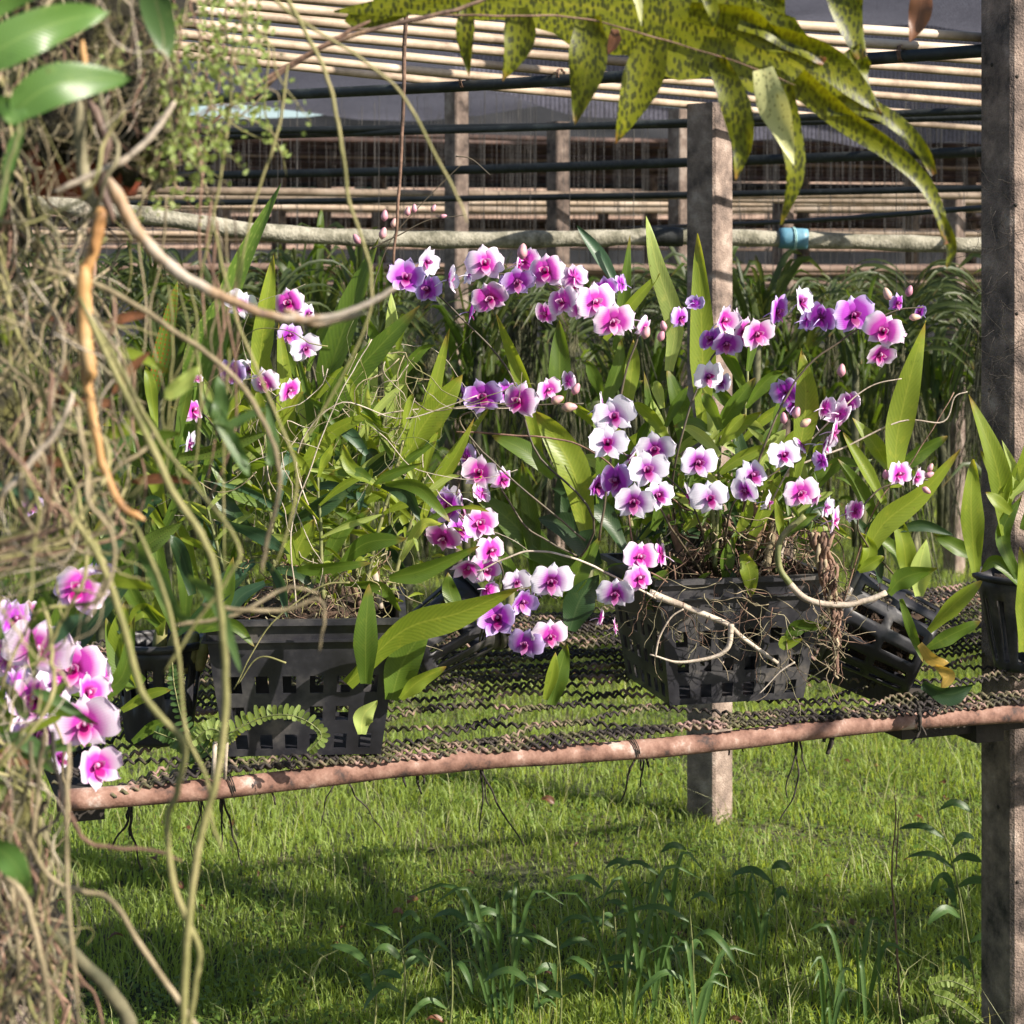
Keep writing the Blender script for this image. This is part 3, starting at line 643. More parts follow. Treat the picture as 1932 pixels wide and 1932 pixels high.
for var in range(7):
    for kind in ('petal_purple', 'petal_pink', 'petal_pale'):
        a, b = flower_mesh(kind, var)
        oa = a.build('flower', M[kind]); ob = b.build('lip', M['lip'] if kind != 'petal_pink' else M['lip_light'])
        FL[kind[6:], var] = (oa.data, ob.data); bpy.data.objects.remove(oa); bpy.data.objects.remove(ob)
mb = MB()
mb.tube(cat([(0, 0, 0), (0, 0, .18), (.02, 0, .4), (.05, 0, .62), (.06, 0, .72)], 12), [.03,.10,.17,.21,.225,.22,.20,.17,.14,.10,.06,.015], 10)
_b = mb.build('bud', M['bud']); BUD = _b.data; bpy.data.objects.remove(_b)
def flower(parent, u, v, size, d, kind='purple', yaw=0, pitch=0, roll=None, var=None):
    var = rnd.choice((0, 0, 1, 2, 3, 4, 4, 5, 5, 6)) if var is None else var
    me, lip = FL[kind, var]; o = bpy.data.objects.new('flower', me); COL.objects.link(o)
    o.parent = parent; o.location = P(u, v, d)-parent_loc(parent)
    s = size*d/F*1.04; o.scale = (s, s, s); 
    o.rotation_euler = Euler((R(pitch+rnd.uniform(-20,16)), R(rnd.uniform(-20,20) if roll is None else roll), R(yaw+rnd.uniform(-24,24))), 'XYZ')
    l = bpy.data.objects.new('lip', lip); COL.objects.link(l); l.parent = o
    return o
def bud(parent, u, v, size, d, ang=0, lean=0):
    o = bpy.data.objects.new('bud', BUD); COL.objects.link(o); o.parent = parent; o.location = P(u, v, d)-parent_loc(parent)
    s = size*d/F*1.2; o.scale = (s,)*3; o.rotation_euler = (R(lean), R(ang), 0); return o
def stem(parent, pts, d, w0=5, w1=3, mat='stem_dark', name='flower_stem', dd=None):
    P3 = []
    for i, p in enumerate(pts):
        dep = p[2] if len(p) > 2 else d
        P3.append(P(p[0], p[1], dep))
    n = max(10, len(pts)*6); c = cat(P3, n); m = MB()
    c = [q+Vector((noise.noise(q*25), noise.noise(q*25+Vector((9,0,0))), noise.noise(q*25+Vector((0,9,0)))))*.002 for q in c]
    m.tube(c, [(w0+(w1-w0)*i/(n-1))*.5*d/F for i in range(n)], 7); return m.build(name, M[mat], parent)
def lf(parent, pts, w, d, mat='green', roll=None, fold=None, prof=strap, dtip=0, name='leaf', wave=5):
    """leaf through picture points (base .. tip), w = full width, d = distance of the base, dtip = how far the tip leans to/away"""
    n = len(pts); P3 = []
    for i, p in enumerate(pts):
        t = i/(n-1); P3.append(P(p[0], p[1], d+dtip*t*t))
    roll = rnd.uniform(-.5, .5) if roll is None else roll
    m = MB(); m.leaf(P3, w*.5*d/F/max(.5, math.cos(roll)), Vector((0,-1,0)), (roll, roll*.4), fold if fold is not None else rnd.uniform(.15, .5), 18, wave*rnd.uniform(.6,2.2), prof, rnd.random()*6)
    return m.build(name, M[mat], parent)

# ---- left plant in the large basket
A = thing('orchid_plant', P(590, 1170, 3.3), 'orchid clump with long upright strap leaves growing from the left basket', 'orchid')
lump('root_ball', P(582, 1165, 3.32), .125, .05, M['soil'], A, 1)
for a in (
 ([(330,900),(390,700),(445,520),(531,345)],46,3.35,'sorig',.2), ([(480,760),(497,620),(516,480)],38,3.3,'bright',.3),
 ([(575,860),(622,700),(670,560),(716,447)],46,3.35,'green',-.5), ([(590,850),(640,740),(710,660),(792,577)],48,3.25,'green',.35),
 ([(742,860),(748,760),(742,650),(738,552)],44,3.4,'pale',0), ([(762,870),(800,800),(840,750),(873,706)],50,3.22,'bright',.3),
 ([(285,760),(310,650),(335,530)],34,3.3,'sori',.2), ([(350,760),(385,650),(435,530)],50,3.45,'sorig',-.3),
 ([(660,840),(690,740),(705,620)],40,3.5,'pale',.3), ([(336,862),(420,845),(505,815)],28,3.1,'sorid',.5),
 ([(236,1062),(290,1020),(345,985)],34,3.0,'sorid',.3), ([(420,985),(490,1010),(550,1048)],26,3.1,'blue_g',.5),
 ([(505,1060),(530,1100),(542,1165)],22,3.05,'blue_g',.4), ([(548,985),(620,945),(692,882)],32,3.15,'dark',.4),
 ([(556,1065),(565,1030),(594,980)],46,3.12,'bright',0), ([(560,1075),(610,1072),(700,1062)],24,3.1,'green',.5),
 ([(734,1090),(800,1075),(905,1030)],34,3.1,'green',.4), ([(640,1068),(690,1025),(768,1016)],34,3.12,'green',.5),
 ([(655,1290),(760,1190),(870,1155),(986,1106)],56,3.02,'bright',.45), ([(690,1290),(690,1200),(696,1101)],46,3.0,'green',.1),
 ([(738,1320),(760,1250),(812,1172)],62,3.1,'green',.2), ([(755,1318),(790,1285),(842,1258)],30,3.08,'bright',.3),
 ([(682,1385),(686,1350),(712,1322)],36,2.98,'pale',.3), ([(727,912),(790,920),(850,985)],26,3.05,'green',.4),
 ([(705,912),(660,880),(648,838)],24,3.05,'bright',.3), ([(707,912),(735,895),(800,872)],18,3.08,'green',.5),
 ([(720,915),(770,935),(792,982)],26,3.1,'dark',.4), ([(700,905),(670,890),(620,895)],22,3.05,'green',.3),
 ([(600,880),(580,800),(575,690)],36,3.45,'bright',.3), ([(640,900),(660,800),(690,700)],36,3.4,'green',-.3),
 ([(540,900),(520,800),(470,700)],34,3.4,'green',.3), ([(520,960),(440,920),(390,850)],34,3.2,'green',.4),
 ([(560,900),(620,820),(700,780)],28,3.2,'bright',.5), ([(660,920),(740,860),(830,830)],26,3.25,'dark',.5),
 ([(470,1000),(420,940),(400,860)],32,3.2,'dark',.3), ([(650,1100),(720,1110),(760,1160)],22,3.15,'green',.4),
 ([(500,1100),(450,1130),(425,1190)],26,3.1,'blue_g',.3), ([(480,1060),(420,1100),(380,1150)],28,3.15,'blue_g',.4),
 ([(600,1100),(640,1010),(700,960)],26,3.2,'green',.4), ([(590,1110),(560,1080),(500,1075)],20,3.15,'dark',.4),
 ([(420,880),(400,780),(372,690)],30,3.3,'green',.3), ([(680,1060),(740,1000),(800,990)],26,3.3,'dark',.4)):
    lf(A, a[0], a[1], a[2], a[3], a[4])
for i in range(52):
    u = rnd.uniform(400, 800); v = rnd.uniform(820, 1130); an = rnd.uniform(-1.25, 1.25); L = rnd.uniform(70, 190)
    tu = u+math.sin(an)*L; tv = v-math.cos(an)*L*rnd.uniform(.4,1)
    lf(A, [(u, v), ((u+tu)/2, (v+tv)/2-rnd.uniform(0,25)), (tu, tv+rnd.uniform(0,30))], rnd.uniform(8, 24), rnd.uniform(3.15, 3.5), rnd.choice(('green','pale','bright','dark','bright','blue_g')), dtip=rnd.uniform(-.15,.15))
def tangle(parent, u0, u1, v0, v1, d, n, L=(60,200), w=(1.5,3.5), mats=('root_brown',), name='roots', droop=.6, seg=9, spread=.08, stuff=True):
    by = {k: MB() for k in mats}
    for i in range(n):
        u = rnd.uniform(u0, u1); v = rnd.uniform(v0, v1); l = rnd.uniform(*L); a = rnd.gauss(math.pi/2*0, .9); dd = d+rnd.uniform(-spread, spread)
        pts = [P(u, v, dd)]
        for k in range(seg):
            a += rnd.gauss(0, .42); a *= (1-droop*.12)
            u += math.sin(a)*l/seg; v += math.cos(a)*l/seg; dd += rnd.gauss(0, .006); pts.append(P(u, v, dd))
        ww = rnd.uniform(*w)*.5*d/F; c = cat(pts, seg*2+1); by[rnd.choice(mats)].tube(c, [ww*(1-.6*j/(seg*2)) for j in range(seg*2+1)], 5)
    for k, m in by.items():
        if m.v:
            o = m.build(name, M[k], parent)
            if stuff: o['kind'] = 'stuff'
def canes(parent, u0, u1, v0, v1, d, n, hh=(60,150), mat=('root_brown','cane','stem'), w=(8,14)):
    for i in range(n):
        u = rnd.uniform(u0, u1); v = rnd.uniform(v0, v1); h = rnd.uniform(*hh); k = rnd.uniform(-.35,.35)
        q = [P(u+k*h*t, v-h*t, d+rnd.uniform(-.05,.05)*0+.08*math.sin(i)) for t in (0,.33,.66,1)]
        ww = rnd.uniform(*w)*.5*d/F; m = MB(); m.tube(cat(q, 14), [ww*(.75+.35*math.sin(math.pi*j/13)+.10*(j % 3 == 0)) for j in range(14)], 8); m.build('cane', M[rnd.choice(mat)], parent)
canes(A, 480, 720, 1120, 1170, 3.32, 16)
tangle(A, 420, 800, 650, 900, 3.25, 90, (120,330), (1,2.6), ('stem','root_green','cane_white','root'), 'thin_stems', spread=.14, droop=-.1)
litter = MB()
for i in range(260):
    q = P(rnd.gauss(600,110), rnd.gauss(1010,80), rnd.uniform(3.15,3.45)); dr = Vector((rnd.uniform(-1,1), rnd.uniform(-.5,.5), rnd.uniform(-.8,1))).normalized()*rnd.uniform(.015,.05)
    litter.leaf([q, q+dr*.5+Vector((0,0,.004)), q+dr], rnd.uniform(.0015,.005), Vector((0,-1,.3)), rnd.uniform(-.8,.8), .2, 6, 0, strap)
tag(litter.build('small_leaves', M['bright'], A), kind='stuff')
tangle(A, 450, 740, 1030, 1170, 3.25, 130, (40,160), (1.3,3.2), ('root_brown','root_grey','root_green'), 'fine_roots', spread=.12)
LAST = []
def flowers(parent, lst):
    LAST[:] = lst
    for f in lst: flower(parent, *f)
flowers(A, [(455,575,64,3.3,'pale',20),(545,572,70,3.3,'pink',-20),(580,592,50,3.32,'pale',50),(545,632,55,3.3,'purple',30,20),(576,657,62,3.25,'pale',0,10),
 (440,705,64,3.3,'purple',-30),(500,722,66,3.25,'pink',-10,10),(545,737,58,3.2,'pink',50,20),(365,775,62,3.2,'pink',40,-20),(355,838,56,3.2,'pale',60),(720,876,54,3.3,'pink',60,10),(627,622,38,3.4,'purple',30),
 (470,698,50,3.35,'pale',40),(60,955,50,3.0,'purple',20),(372,715,22,3.1,'pink',20)])
stem(A, [(600,1120),(610,900),(600,740),(580,660),(545,600),(480,560)], 3.34, 5, 3)
stem(A, [(560,1100),(600,880),(580,740),(500,705),(420,700)], 3.34, 5, 3); stem(A, [(520,1100),(450,920),(400,800),(350,770)], 3.25, 5, 3)
stem(A, [(560,1150),(550,1000),(590,870),(640,750),(700,640)], 3.1, 3, 2, 'cane_white', 'thin_stem'); stem(A, [(600,1000),(560,860),(640,760),(760,790),(900,745)], 3.15, 3, 2, 'cane_white', 'thin_stem')
stem(A, [(540,1250),(490,1240),(450,1290)], 3.02, 4, 2.5, 'root_green', 'thin_stem'); stem(A, [(660,1100),(600,1110),(510,1180),(440,1300)], 2.98, 4, 2.5, 'root_green', 'thin_stem')

def leafy_cane(parent, u, v, h, lean, d, nl, L, w, mats):
    q = [(u, v), (u+lean*.3, v-h*.35), (u+lean*.7, v-h*.7), (u+lean, v-h)]
    stem(parent, q, d, 9, 5, 'stem', 'cane'); c = cat([Vector((a, b, 0)) for a, b in q], 24); sd = 1
    for i in range(nl):
        t = .35+.65*i/(nl-1); p = c[int(t*23)]; sd = -sd; an = sd*(R(62)-R(45)*(i/(nl-1))**2)+rnd.uniform(-.15,.15); l = L*rnd.uniform(.8,1.2)*(1-.25*(i == nl-1))
        lf(parent, [(p.x, p.y), (p.x+math.sin(an)*l*.35, p.y-math.cos(an)*l*.42), (p.x+math.sin(an)*l*.72, p.y-math.cos(an)*l*.72), (p.x+math.sin(an)*l, p.y-math.cos(an)*l*.9+rnd.uniform(-5,14))], w*rnd.uniform(.8,1.15), d-.01*i, rnd.choice(mats), rnd.uniform(.1,.7)*sd, None, strap)
for a in ((470,1120,330,-60,3.30,7,105,20),(520,1120,300,-20,3.22,7,110,22),(560,1120,420,20,3.38,8,120,22),(640,1120,330,40,3.28,7,110,20),(690,1110,280,70,3.2,6,100,20),(610,1130,230,-10,3.15,6,100,18),(430,1130,220,-50,3.18,6,90,18),(740,1120,220,60,3.26,6,100,18),(660,1120,460,90,3.42,8,120,20)):
    leafy_cane(A, *a[:6], a[6]*1.2, a[7]*.78, ('bright','green','pale','bright'))
for i in range(26):
    u = rnd.uniform(440, 800); v = rnd.uniform(880, 1010); L = rnd.uniform(190, 340); an = rnd.gauss(.12, .30); tu = u+math.sin(an)*L; tv = v-math.cos(an)*L
    lf(A, [(u, v), (u*.66+tu*.34-rnd.uniform(-8,10), v*.66+tv*.34), (u*.33+tu*.67, v*.33+tv*.67), (tu, tv)], rnd.uniform(18, 34), rnd.uniform(3.25, 3.5), rnd.choice(('bright','pale','green','bright','sorig')))
def extras(parent, lst, q):
    for f in lst:
        if rnd.random() < q:
            flower(parent, f[0]+rnd.choice((-1,1))*rnd.uniform(22,44), f[1]+rnd.uniform(-30,26), f[2]*rnd.uniform(.7,.95), f[3]+rnd.uniform(.05,.12), f[4], rnd.choice((-1,1))*rnd.uniform(45,140), rnd.uniform(-15,40))
# ---- middle sprays: a plant growing from the dark pot that lies between the baskets
C_ = thing('orchid_plant', P(900, 1230, 3.6), 'orchid with arching sprays of purple flowers growing between the two baskets', 'orchid')
for a in (
 ([(1022,870),(985,720),(936,592)],30,3.5,'bright',-.3), ([(1055,760),(1056,690),(1055,603)],42,3.5,'green',0),
 ([(1105,1000),(1085,900),(1050,830),(1010,775)],62,3.45,'bright',.25), ([(1045,900),(990,850),(928,822)],36,3.45,'green',.4),
 ([(1090,1070),(1020,1040),(960,980),(885,925)],52,3.5,'green',.5), ([(1125,1070),(1080,1000),(1015,978)],52,3.48,'dark',.4),
 ([(1010,1100),(1000,980),(985,870)],34,3.5,'green',.2), ([(1060,1130),(1090,1080),(1135,1010)],40,3.4,'green',.2),
 ([(1040,1330),(1055,1270),(1070,1215)],38,3.3,'green',.1), ([(1028,1320),(1042,1270),(1048,1230)],22,3.28,'bright',.2),
 ([(1075,1190),(1095,1130),(1130,1085)],58,3.4,'dark',.2), ([(990,1120),(940,1050),(900,1010)],30,3.55,'green',.4),
 ([(880,1180),(850,1120),(845,1080)],30,3.5,'green',.3), ([(950,1080),(900,1060),(860,1070)],24,3.5,'blue_g',.4),
 ([(1130,950),(1140,860),(1120,780)],34,3.5,'green',.3), ([(1130,1000),(1170,900),(1180,820)],36,3.55,'green',-.3),
 ([(1140,760),(1165,700),(1172,640)],30,3.5,'green',.4), ([(1180,780),(1192,700),(1195,640)],30,3.5,'bright',.2),
 ([(1100,1060),(1060,950),(1075,850)],32,3.55,'dark',.3), ([(1180,1040),(1130,960),(1040,920)],36,3.5,'dark',.4)):
    lf(C_, a[0], a[1], a[2], a[3], a[4])
flowers(C_, [(767,525,86,3.25,'purple',10),(803,493,66,3.3,'pale',68,0,30),(846,527,66,3.3,'pale',68,0,20),(915,497,88,3.3,'pink',-5),(977,500,52,3.4,'pink',60),(975,530,76,3.3,'purple',0,25),
 (925,562,72,3.25,'pink',10,35),(1030,512,84,3.3,'pink',0),(1083,524,62,3.38,'pink',160),(886,588,56,3.4,'purple',120),(1062,570,70,3.3,'pink',-30),(1030,592,56,3.35,'pink',-70),
 (1122,570,88,3.3,'pink',0),(1156,606,86,3.25,'pink',5),(1140,545,60,3.4,'purple',150),(1214,618,52,3.35,'pink',70,30),(1283,600,50,3.45,'purple',40),
 (912,748,84,3.3,'purple',5),(980,756,86,3.25,'pink',-5),(1034,735,54,3.3,'pink',50),(955,740,60,3.4,'purple',10),(883,862,60,3.4,'purple',-40,10),(905,891,78,3.3,'pink',5),(948,905,56,3.35,'pink',65),
 (850,955,84,3.35,'purple',-10,10),(905,988,78,3.25,'pink',15),(838,1016,72,3.3,'pink',-15,15),(884,1068,80,3.3,'pink',10,35),(926,1040,64,3.25,'pink',40),(868,1000,64,3.38,'purple',40),(870,940,60,3.4,'pale',-60),
 (1040,1097,86,3.25,'pale',0),(940,1168,90,3.2,'purple',-5),(985,1135,66,3.25,'purple',15,20),(1038,1200,72,3.2,'pink',10),(992,1214,72,3.2,'purple',0,10),(975,1097,56,3.35,'pale',10),(918,1112,52,3.3,'pink',110,30),(905,1150,50,3.35,'purple',60)])
extras(C_, LAST, .45)
for b in ((1216,640,30,10),(1255,625,24,-20),(1060,770,34,80),(1082,745,28,20),(1245,645,26,10),(985,490,36,0),(1040,760,30,60),(725,418,26,0),(741,430,22,10),(769,408,22,0),(782,402,20,-5),(720,452,28,10),(680,460,26,-40),(815,400,18,20),(830,410,16,70)): bud(C_, b[0], b[1], b[2], 3.28, b[3])
stem(C_, [(900,1230,3.6),(1120,1010),(1010,850),(960,700),(850,580),(790,525),(730,500)], 3.36, 5, 3)
stem(C_, [(1130,1020),(1160,820),(1180,700),(1200,620),(1100,560),(1000,520),(900,520)], 3.37, 5, 3)
stem(C_, [(1105,1020),(960,900),(870,800),(900,775),(1000,765),(1100,762)], 3.34, 4, 3); stem(C_, [(1090,1050),(1000,1000),(950,930),(900,850),(880,800)], 3.4, 4, 3)
stem(C_, [(900,1230,3.6),(950,1090),(900,1020),(860,960),(870,900)], 3.37, 4, 3)
stem(C_, [(1240,1130,3.4),(1100,1060),(1010,1040),(950,1055),(900,1080)], 3.28, 4.5, 3, 'cane_white'); stem(C_, [(900,1230,3.6),(930,1130),(1000,1110),(1050,1130)], 3.34, 4, 3)
stem(C_, [(690,640,3.2),(700,560),(740,450),(830,350),(870,310)], 3.3, 2.5, 1.5); stem(C_, [(700,470),(760,440),(810,415),(880,405)], 3.28, 3, 1.5); stem(C_, [(860,295),(890,300),(925,330)], 3.3, 2.5, 1.5)
stem(C_, [(640,800),(760,775),(880,770),(990,770)], 3.28, 3, 2, 'cane_white'); stem(C_, [(860,815),(960,820),(1080,835),(1170,900),(1200,1050),(1260,1100)], 3.36, 4, 3, 'root_brown')

# ---- right plant in the second basket
B = thing('orchid_plant', P(1340, 1100, 3.72), 'orchid with pale white and violet flowers growing from the right basket', 'orchid')
lump('root_ball', P(1350, 1085, 3.74), .15, .09, M['soil'], B, 5)
for a in (
 ([(1262,700),(1272,610),(1240,504),(1219,407)],38,3.55,'pale',0), ([(1326,800),(1325,650),(1316,440)],50,3.6,'bright',0), ([(1160,660),(1175,570),(1189,442)],24,3.6,'green',.3),
 ([(1168,545),(1130,480),(1088,425)],26,3.6,'blue_g',.2), ([(1140,640),(1190,575),(1245,515)],24,3.55,'bright',.4),
 ([(1228,890),(1240,820),(1230,752)],36,3.6,'pale',.1), ([(1292,850),(1285,770),(1258,695)],40,3.6,'green',0), ([(1345,830),(1380,770),(1425,713)],36,3.55,'green',.4), ([(1348,835),(1390,805),(1438,776)],30,3.5,'bright',.3),
 ([(1343,818),(1310,800),(1270,805)],24,3.5,'green',.4), ([(1340,860),(1345,790),(1325,730)],24,3.5,'pale',.1), ([(1498,900),(1520,770),(1512,657)],46,3.45,'bright',.15),
 ([(1420,900),(1450,850),(1482,810)],36,3.55,'pale',.3), ([(1418,1010),(1450,940),(1470,880)],32,3.5,'bright',.3), ([(1390,1010),(1410,960),(1400,900)],24,3.5,'bright',.2),
 ([(1402,1045),(1414,1080),(1417,1128)],34,3.45,'bright',.1), ([(1482,1010),(1505,985),(1545,968)],26,3.45,'green',.3), ([(1475,1020),(1470,980),(1462,940)],16,3.45,'bright',.2),
 ([(1370,1100),(1372,1050),(1385,1010)],28,3.5,'green',.1), ([(1385,1080),(1375,1120),(1370,1160)],20,3.48,'dark',.1), ([(1480,1205),(1510,1180),(1560,1185)],28,3.4,'green',.4), ([(1480,1200),(1482,1215),(1515,1205)],22,3.38,'bright',.2),
 ([(1340,960),(1300,890),(1270,860)],24,3.6,'green',.3), ([(1320,1010),(1250,990),(1200,1020)],30,3.6,'dark',.4), ([(1260,1040),(1200,1080),(1150,1140)],32,3.6,'green',.2),
 ([(1280,930),(1240,850),(1215,700)],28,3.6,'green',.3), ([(1230,1000),(1255,950),(1290,930)],30,3.5,'green',.3), ([(1430,980),(1400,860),(1380,770)],26,3.65,'dark',.3), ([(1290,1000),(1310,980),(1340,985)],20,3.5,'bright',.3), ([(1225,1150),(1240,1100),(1262,1075)],34,3.48,'green',.1)):
    lf(B, a[0], a[1], a[2], a[3], a[4])
for i in range(38):
    u = rnd.uniform(1150, 1540); v = rnd.uniform(900, 1060); an = rnd.uniform(-1.2, 1.2); L = rnd.uniform(70, 190)
    tu = u+math.sin(an)*L; tv = v-math.cos(an)*L*rnd.uniform(.4,1)
    lf(B, [(u, v), ((u+tu)/2, (v+tv)/2-rnd.uniform(0,20)), (tu, tv+rnd.uniform(0,30))], rnd.uniform(9, 26), rnd.uniform(3.55, 3.9), rnd.choice(('green','dark','pale','bright','bright')), dtip=rnd.uniform(-.1,.1))
flowers(B, [(1365,605,72,3.4,'pink',50),(1428,630,78,3.35,'pink',-5),(1370,648,66,3.45,'purple',30,20),(1465,588,72,3.4,'purple',35),(1510,570,70,3.4,'pale',35),(1548,600,64,3.42,'purple',130),
 (1610,595,86,3.35,'purple',5),(1667,625,78,3.3,'pink',10),(1660,668,70,3.38,'pink',10,40),(1693,572,44,3.4,'purple',40),(1335,710,70,3.4,'pale',35),
 (1483,742,72,3.5,'purple',120),(1500,765,56,3.5,'purple',150),(1555,770,56,3.45,'pink',100),(1585,782,70,3.45,'pink',140,20),(1572,815,64,3.4,'pink',60,20),(1556,838,58,3.4,'pale',60),(1550,870,52,3.45,'purple',110),(1600,760,50,3.5,'pink',150),
 (1160,785,84,3.35,'pale',5,-12),(1147,836,84,3.3,'pale',0),(1236,846,84,3.35,'pale',10),(1222,886,88,3.28,'pale',0),(1164,908,78,3.3,'purple',-20),(1196,946,86,3.2,'pale',0),(1242,936,70,3.27,'pale',25),(1317,873,78,3.35,'pale',-5),
 (1340,940,76,3.3,'pale',0,-10),(1420,898,76,3.35,'pale',10),(1408,926,64,3.3,'pale',-20,20),(1478,860,66,3.35,'pale',20,-10),(1510,930,74,3.3,'pink',5),(1556,957,54,3.35,'pale',60),(1572,982,62,3.3,'pink',50),
 (1207,1052,70,3.3,'pink',5),(1206,1092,68,3.25,'pink',10),(1161,1120,72,3.22,'pale',-15),(1131,1166,44,3.28,'pink',100,30)])
extras(B, LAST, .40)
for b in ((1587,712,30,0),(1713,560,26,10),(1680,566,30,-30),(1500,790,28,10),(1480,800,26,-10),(1510,805,28,50),(1715,600,26,80)): bud(B, b[0], b[1], b[2], 3.38, b[3])
stem(B, [(1370,1080,3.65),(1420,900),(1500,720),(1590,640),(1680,590),(1740,580)], 3.44, 5, 3); stem(B, [(1290,1080,3.7),(1270,900),(1330,700),(1400,620),(1480,590)], 3.46, 5, 3)
stem(B, [(1330,1090,3.6),(1270,1000),(1210,900),(1150,820)], 3.4, 5, 3); stem(B, [(1340,1080,3.6),(1310,960),(1240,880)], 3.4, 4, 3); stem(B, [(1360,1080,3.6),(1380,960),(1420,920),(1480,880)], 3.42, 4, 3)
stem(B, [(1400,1080,3.6),(1480,900),(1560,800),(1640,730),(1700,715)], 3.46, 4, 2, 'cane_white'); stem(B, [(1500,880),(1600,840),(1700,795),(1780,795),(1800,750),(1825,740)], 3.5, 4, 2, 'cane_white')
stem(B, [(1345,830),(1340,900),(1345,1000),(1350,1080,3.6)], 3.5, 10, 10, 'stem', 'cane')
stem(B, [(1518,973),(1475,1015),(1470,1070),(1491,1104)], 3.4, 12, 13, 'stem', 'curved_cane'); stem(B, [(1489,1102),(1520,1130),(1569,1141),(1620,1138),(1672,1118)], 3.4, 14, 11, 'cane_white', 'curved_cane')
stem(B, [(1225,1118),(1290,1145),(1362,1172),(1410,1210),(1468,1252)], 3.4, 15, 7, 'cane_white', 'bare_branch'); stem(B, [(1380,1178),(1375,1220),(1340,1242),(1280,1250),(1225,1235)], 3.38, 12, 3, 'cane_white', 'bare_branch')
stem(B, [(1500,1250),(1470,1270),(1430,1310)], 3.38, 4, 2, 'cane_white', 'bare_branch'); stem(B, [(1235,1240),(1245,1200),(1265,1165),(1290,1150)], 3.38, 4, 3, 'cane_white', 'bare_branch')
for a in ((1300,1070,300,-50,3.62,7,105,22),(1350,1070,260,10,3.5,7,100,22),(1420,1070,250,40,3.6,6,100,20),(1260,1080,230,-60,3.66,6,100,20),(1460,1080,200,70,3.62,6,90,18),(1390,1060,360,20,3.72,8,110,20),(1210,1090,330,-70,3.72,7,110,22)):
    leafy_cane(B, *a, ('bright','green','pale','green'))
canes(B, 1280, 1480, 1030, 1090, 3.62, 22, (50,140), ('root_brown','cane','root','cane'), (9,17))
litter = MB()
for i in range(420):
    q = P(rnd.gauss(1350,110), rnd.gauss(960,60), rnd.uniform(3.45,3.8)); dr = Vector((rnd.uniform(-1,1), rnd.uniform(-.5,.5), rnd.uniform(-.8,1))).normalized()*rnd.uniform(.015,.05)
    litter.leaf([q, q+dr*.5+Vector((0,0,.004)), q+dr], rnd.uniform(.0015,.005), Vector((0,-1,.3)), rnd.uniform(-.8,.8), .2, 6, 0, strap)
tag(litter.build('small_leaves', M['green'], B), kind='stuff')
tangle(B, 1260, 1560, 960, 1085, 3.58, 230, (50,130), (1.4,4), ('root_brown','root_brown','root','root_dark'), 'root_mass', spread=.1, droop=.3)
tangle(B, 1200, 1420, 1085, 1150, 3.43, 26, (60,200), (1,2.4), ('root_grey','root_brown','root_grey'), 'hanging_roots', spread=.05)
tangle(B, 1220, 1590, 1100, 1220, 3.42, 54, (60,180), (1.2,2.6), ('root_brown','root','root_grey','root'), 'hanging_roots', spread=.06)
# ragged hanging root bundle
for k in range(9):
    m = MB(); pts = []; ph = rnd.random()*6; L = rnd.uniform(190, 290); u0 = 1548+rnd.uniform(-16, 16)
    for i in range(46):
        t = i/45; u = u0+(1578-u0)*min(1, t*1.6)*.7+14*t+(7-3*t)*math.sin(t*rnd.uniform(17,19)+ph); v = 1005+L*t; pts.append(P(u, v, 3.41+.010*math.cos(t*18+ph)))
    m.tube(pts, [.0042*(1-.55*i/45)*(1+.25*math.sin(i*1.3+ph)) for i in range(46)], 6); m.build('hanging_root_strand', M[rnd.choice(('root_brown','root_brown','root'))], B)
tangle(B, 1545, 1600, 1060, 1260, 3.40, 40, (20,60), (1,2.4), ('root_brown','root'), 'hanging_roots', spread=.015)
# ---- plant in the tipped pot
D = thing('strap_leaf_plant', P(1690, 1120, 3.7), 'fern with broad sunlit strap leaves growing from the tipped slotted pot', 'fern')
for a in (
 ([(1690,920),(1692,830),(1715,720),(1747,605)],52,3.5,'bright',.1), ([(1685,900),(1650,840),(1608,788)],30,3.52,'bright',.3), ([(1668,950),(1630,880),(1590,815)],26,3.5,'bright',.3), ([(1655,985),(1620,920),(1580,865)],26,3.52,'green',.3),
 ([(1690,890),(1740,850),(1788,823)],30,3.55,'green',.4), ([(1622,1075),(1665,990),(1740,930),(1812,848)],44,3.45,'bright',.3), ([(1712,1095),(1705,1030),(1688,965)],38,3.5,'bright',.2), ([(1733,1125),(1735,1070),(1748,1017)],40,3.45,'pale',.1),
 ([(1676,1120),(1705,1090),(1770,1072)],38,3.42,'green',.4), ([(1620,1078),(1640,1040),(1625,1005)],30,3.45,'bright',.2), ([(1620,1078),(1648,1060),(1668,1050)],24,3.44,'bright',.3), ([(1752,1190),(1800,1140),(1852,1096)],38,3.5,'bright',.3),
 ([(1745,1225),(1800,1195),(1850,1172)],30,3.52,'green',.3), ([(1690,1000),(1740,990),(1800,1010)],20,3.5,'dark',.4), ([(1630,1000),(1680,960),(1740,945)],20,3.5,'blue_g',.5), ([(1700,1130),(1720,1190),(1742,1250)],18,3.45,'green',.3),
 ([(1740,1290),(1790,1310),(1840,1290)],34,3.4,'dark',.4), ([(1720,1110),(1690,1040),(1640,1000)],26,3.6,'green',.3), ([(1660,1100),(1650,1030),(1600,960)],24,3.6,'dark',.3)):
    lf(D, a[0], a[1], a[2], a[3], a[4])
lf(D, [(1735,1215),(1760,1245),(1790,1250)], 24, 3.4, 'yellow_leaf', .3); lf(D, [(1765,1255),(1790,1275),(1775,1300)], 22, 3.4, 'yellow_leaf', .5)
flowers(D, [(1695,895,58,3.35,'pink',10),(1728,900,48,3.38,'pink',50)])
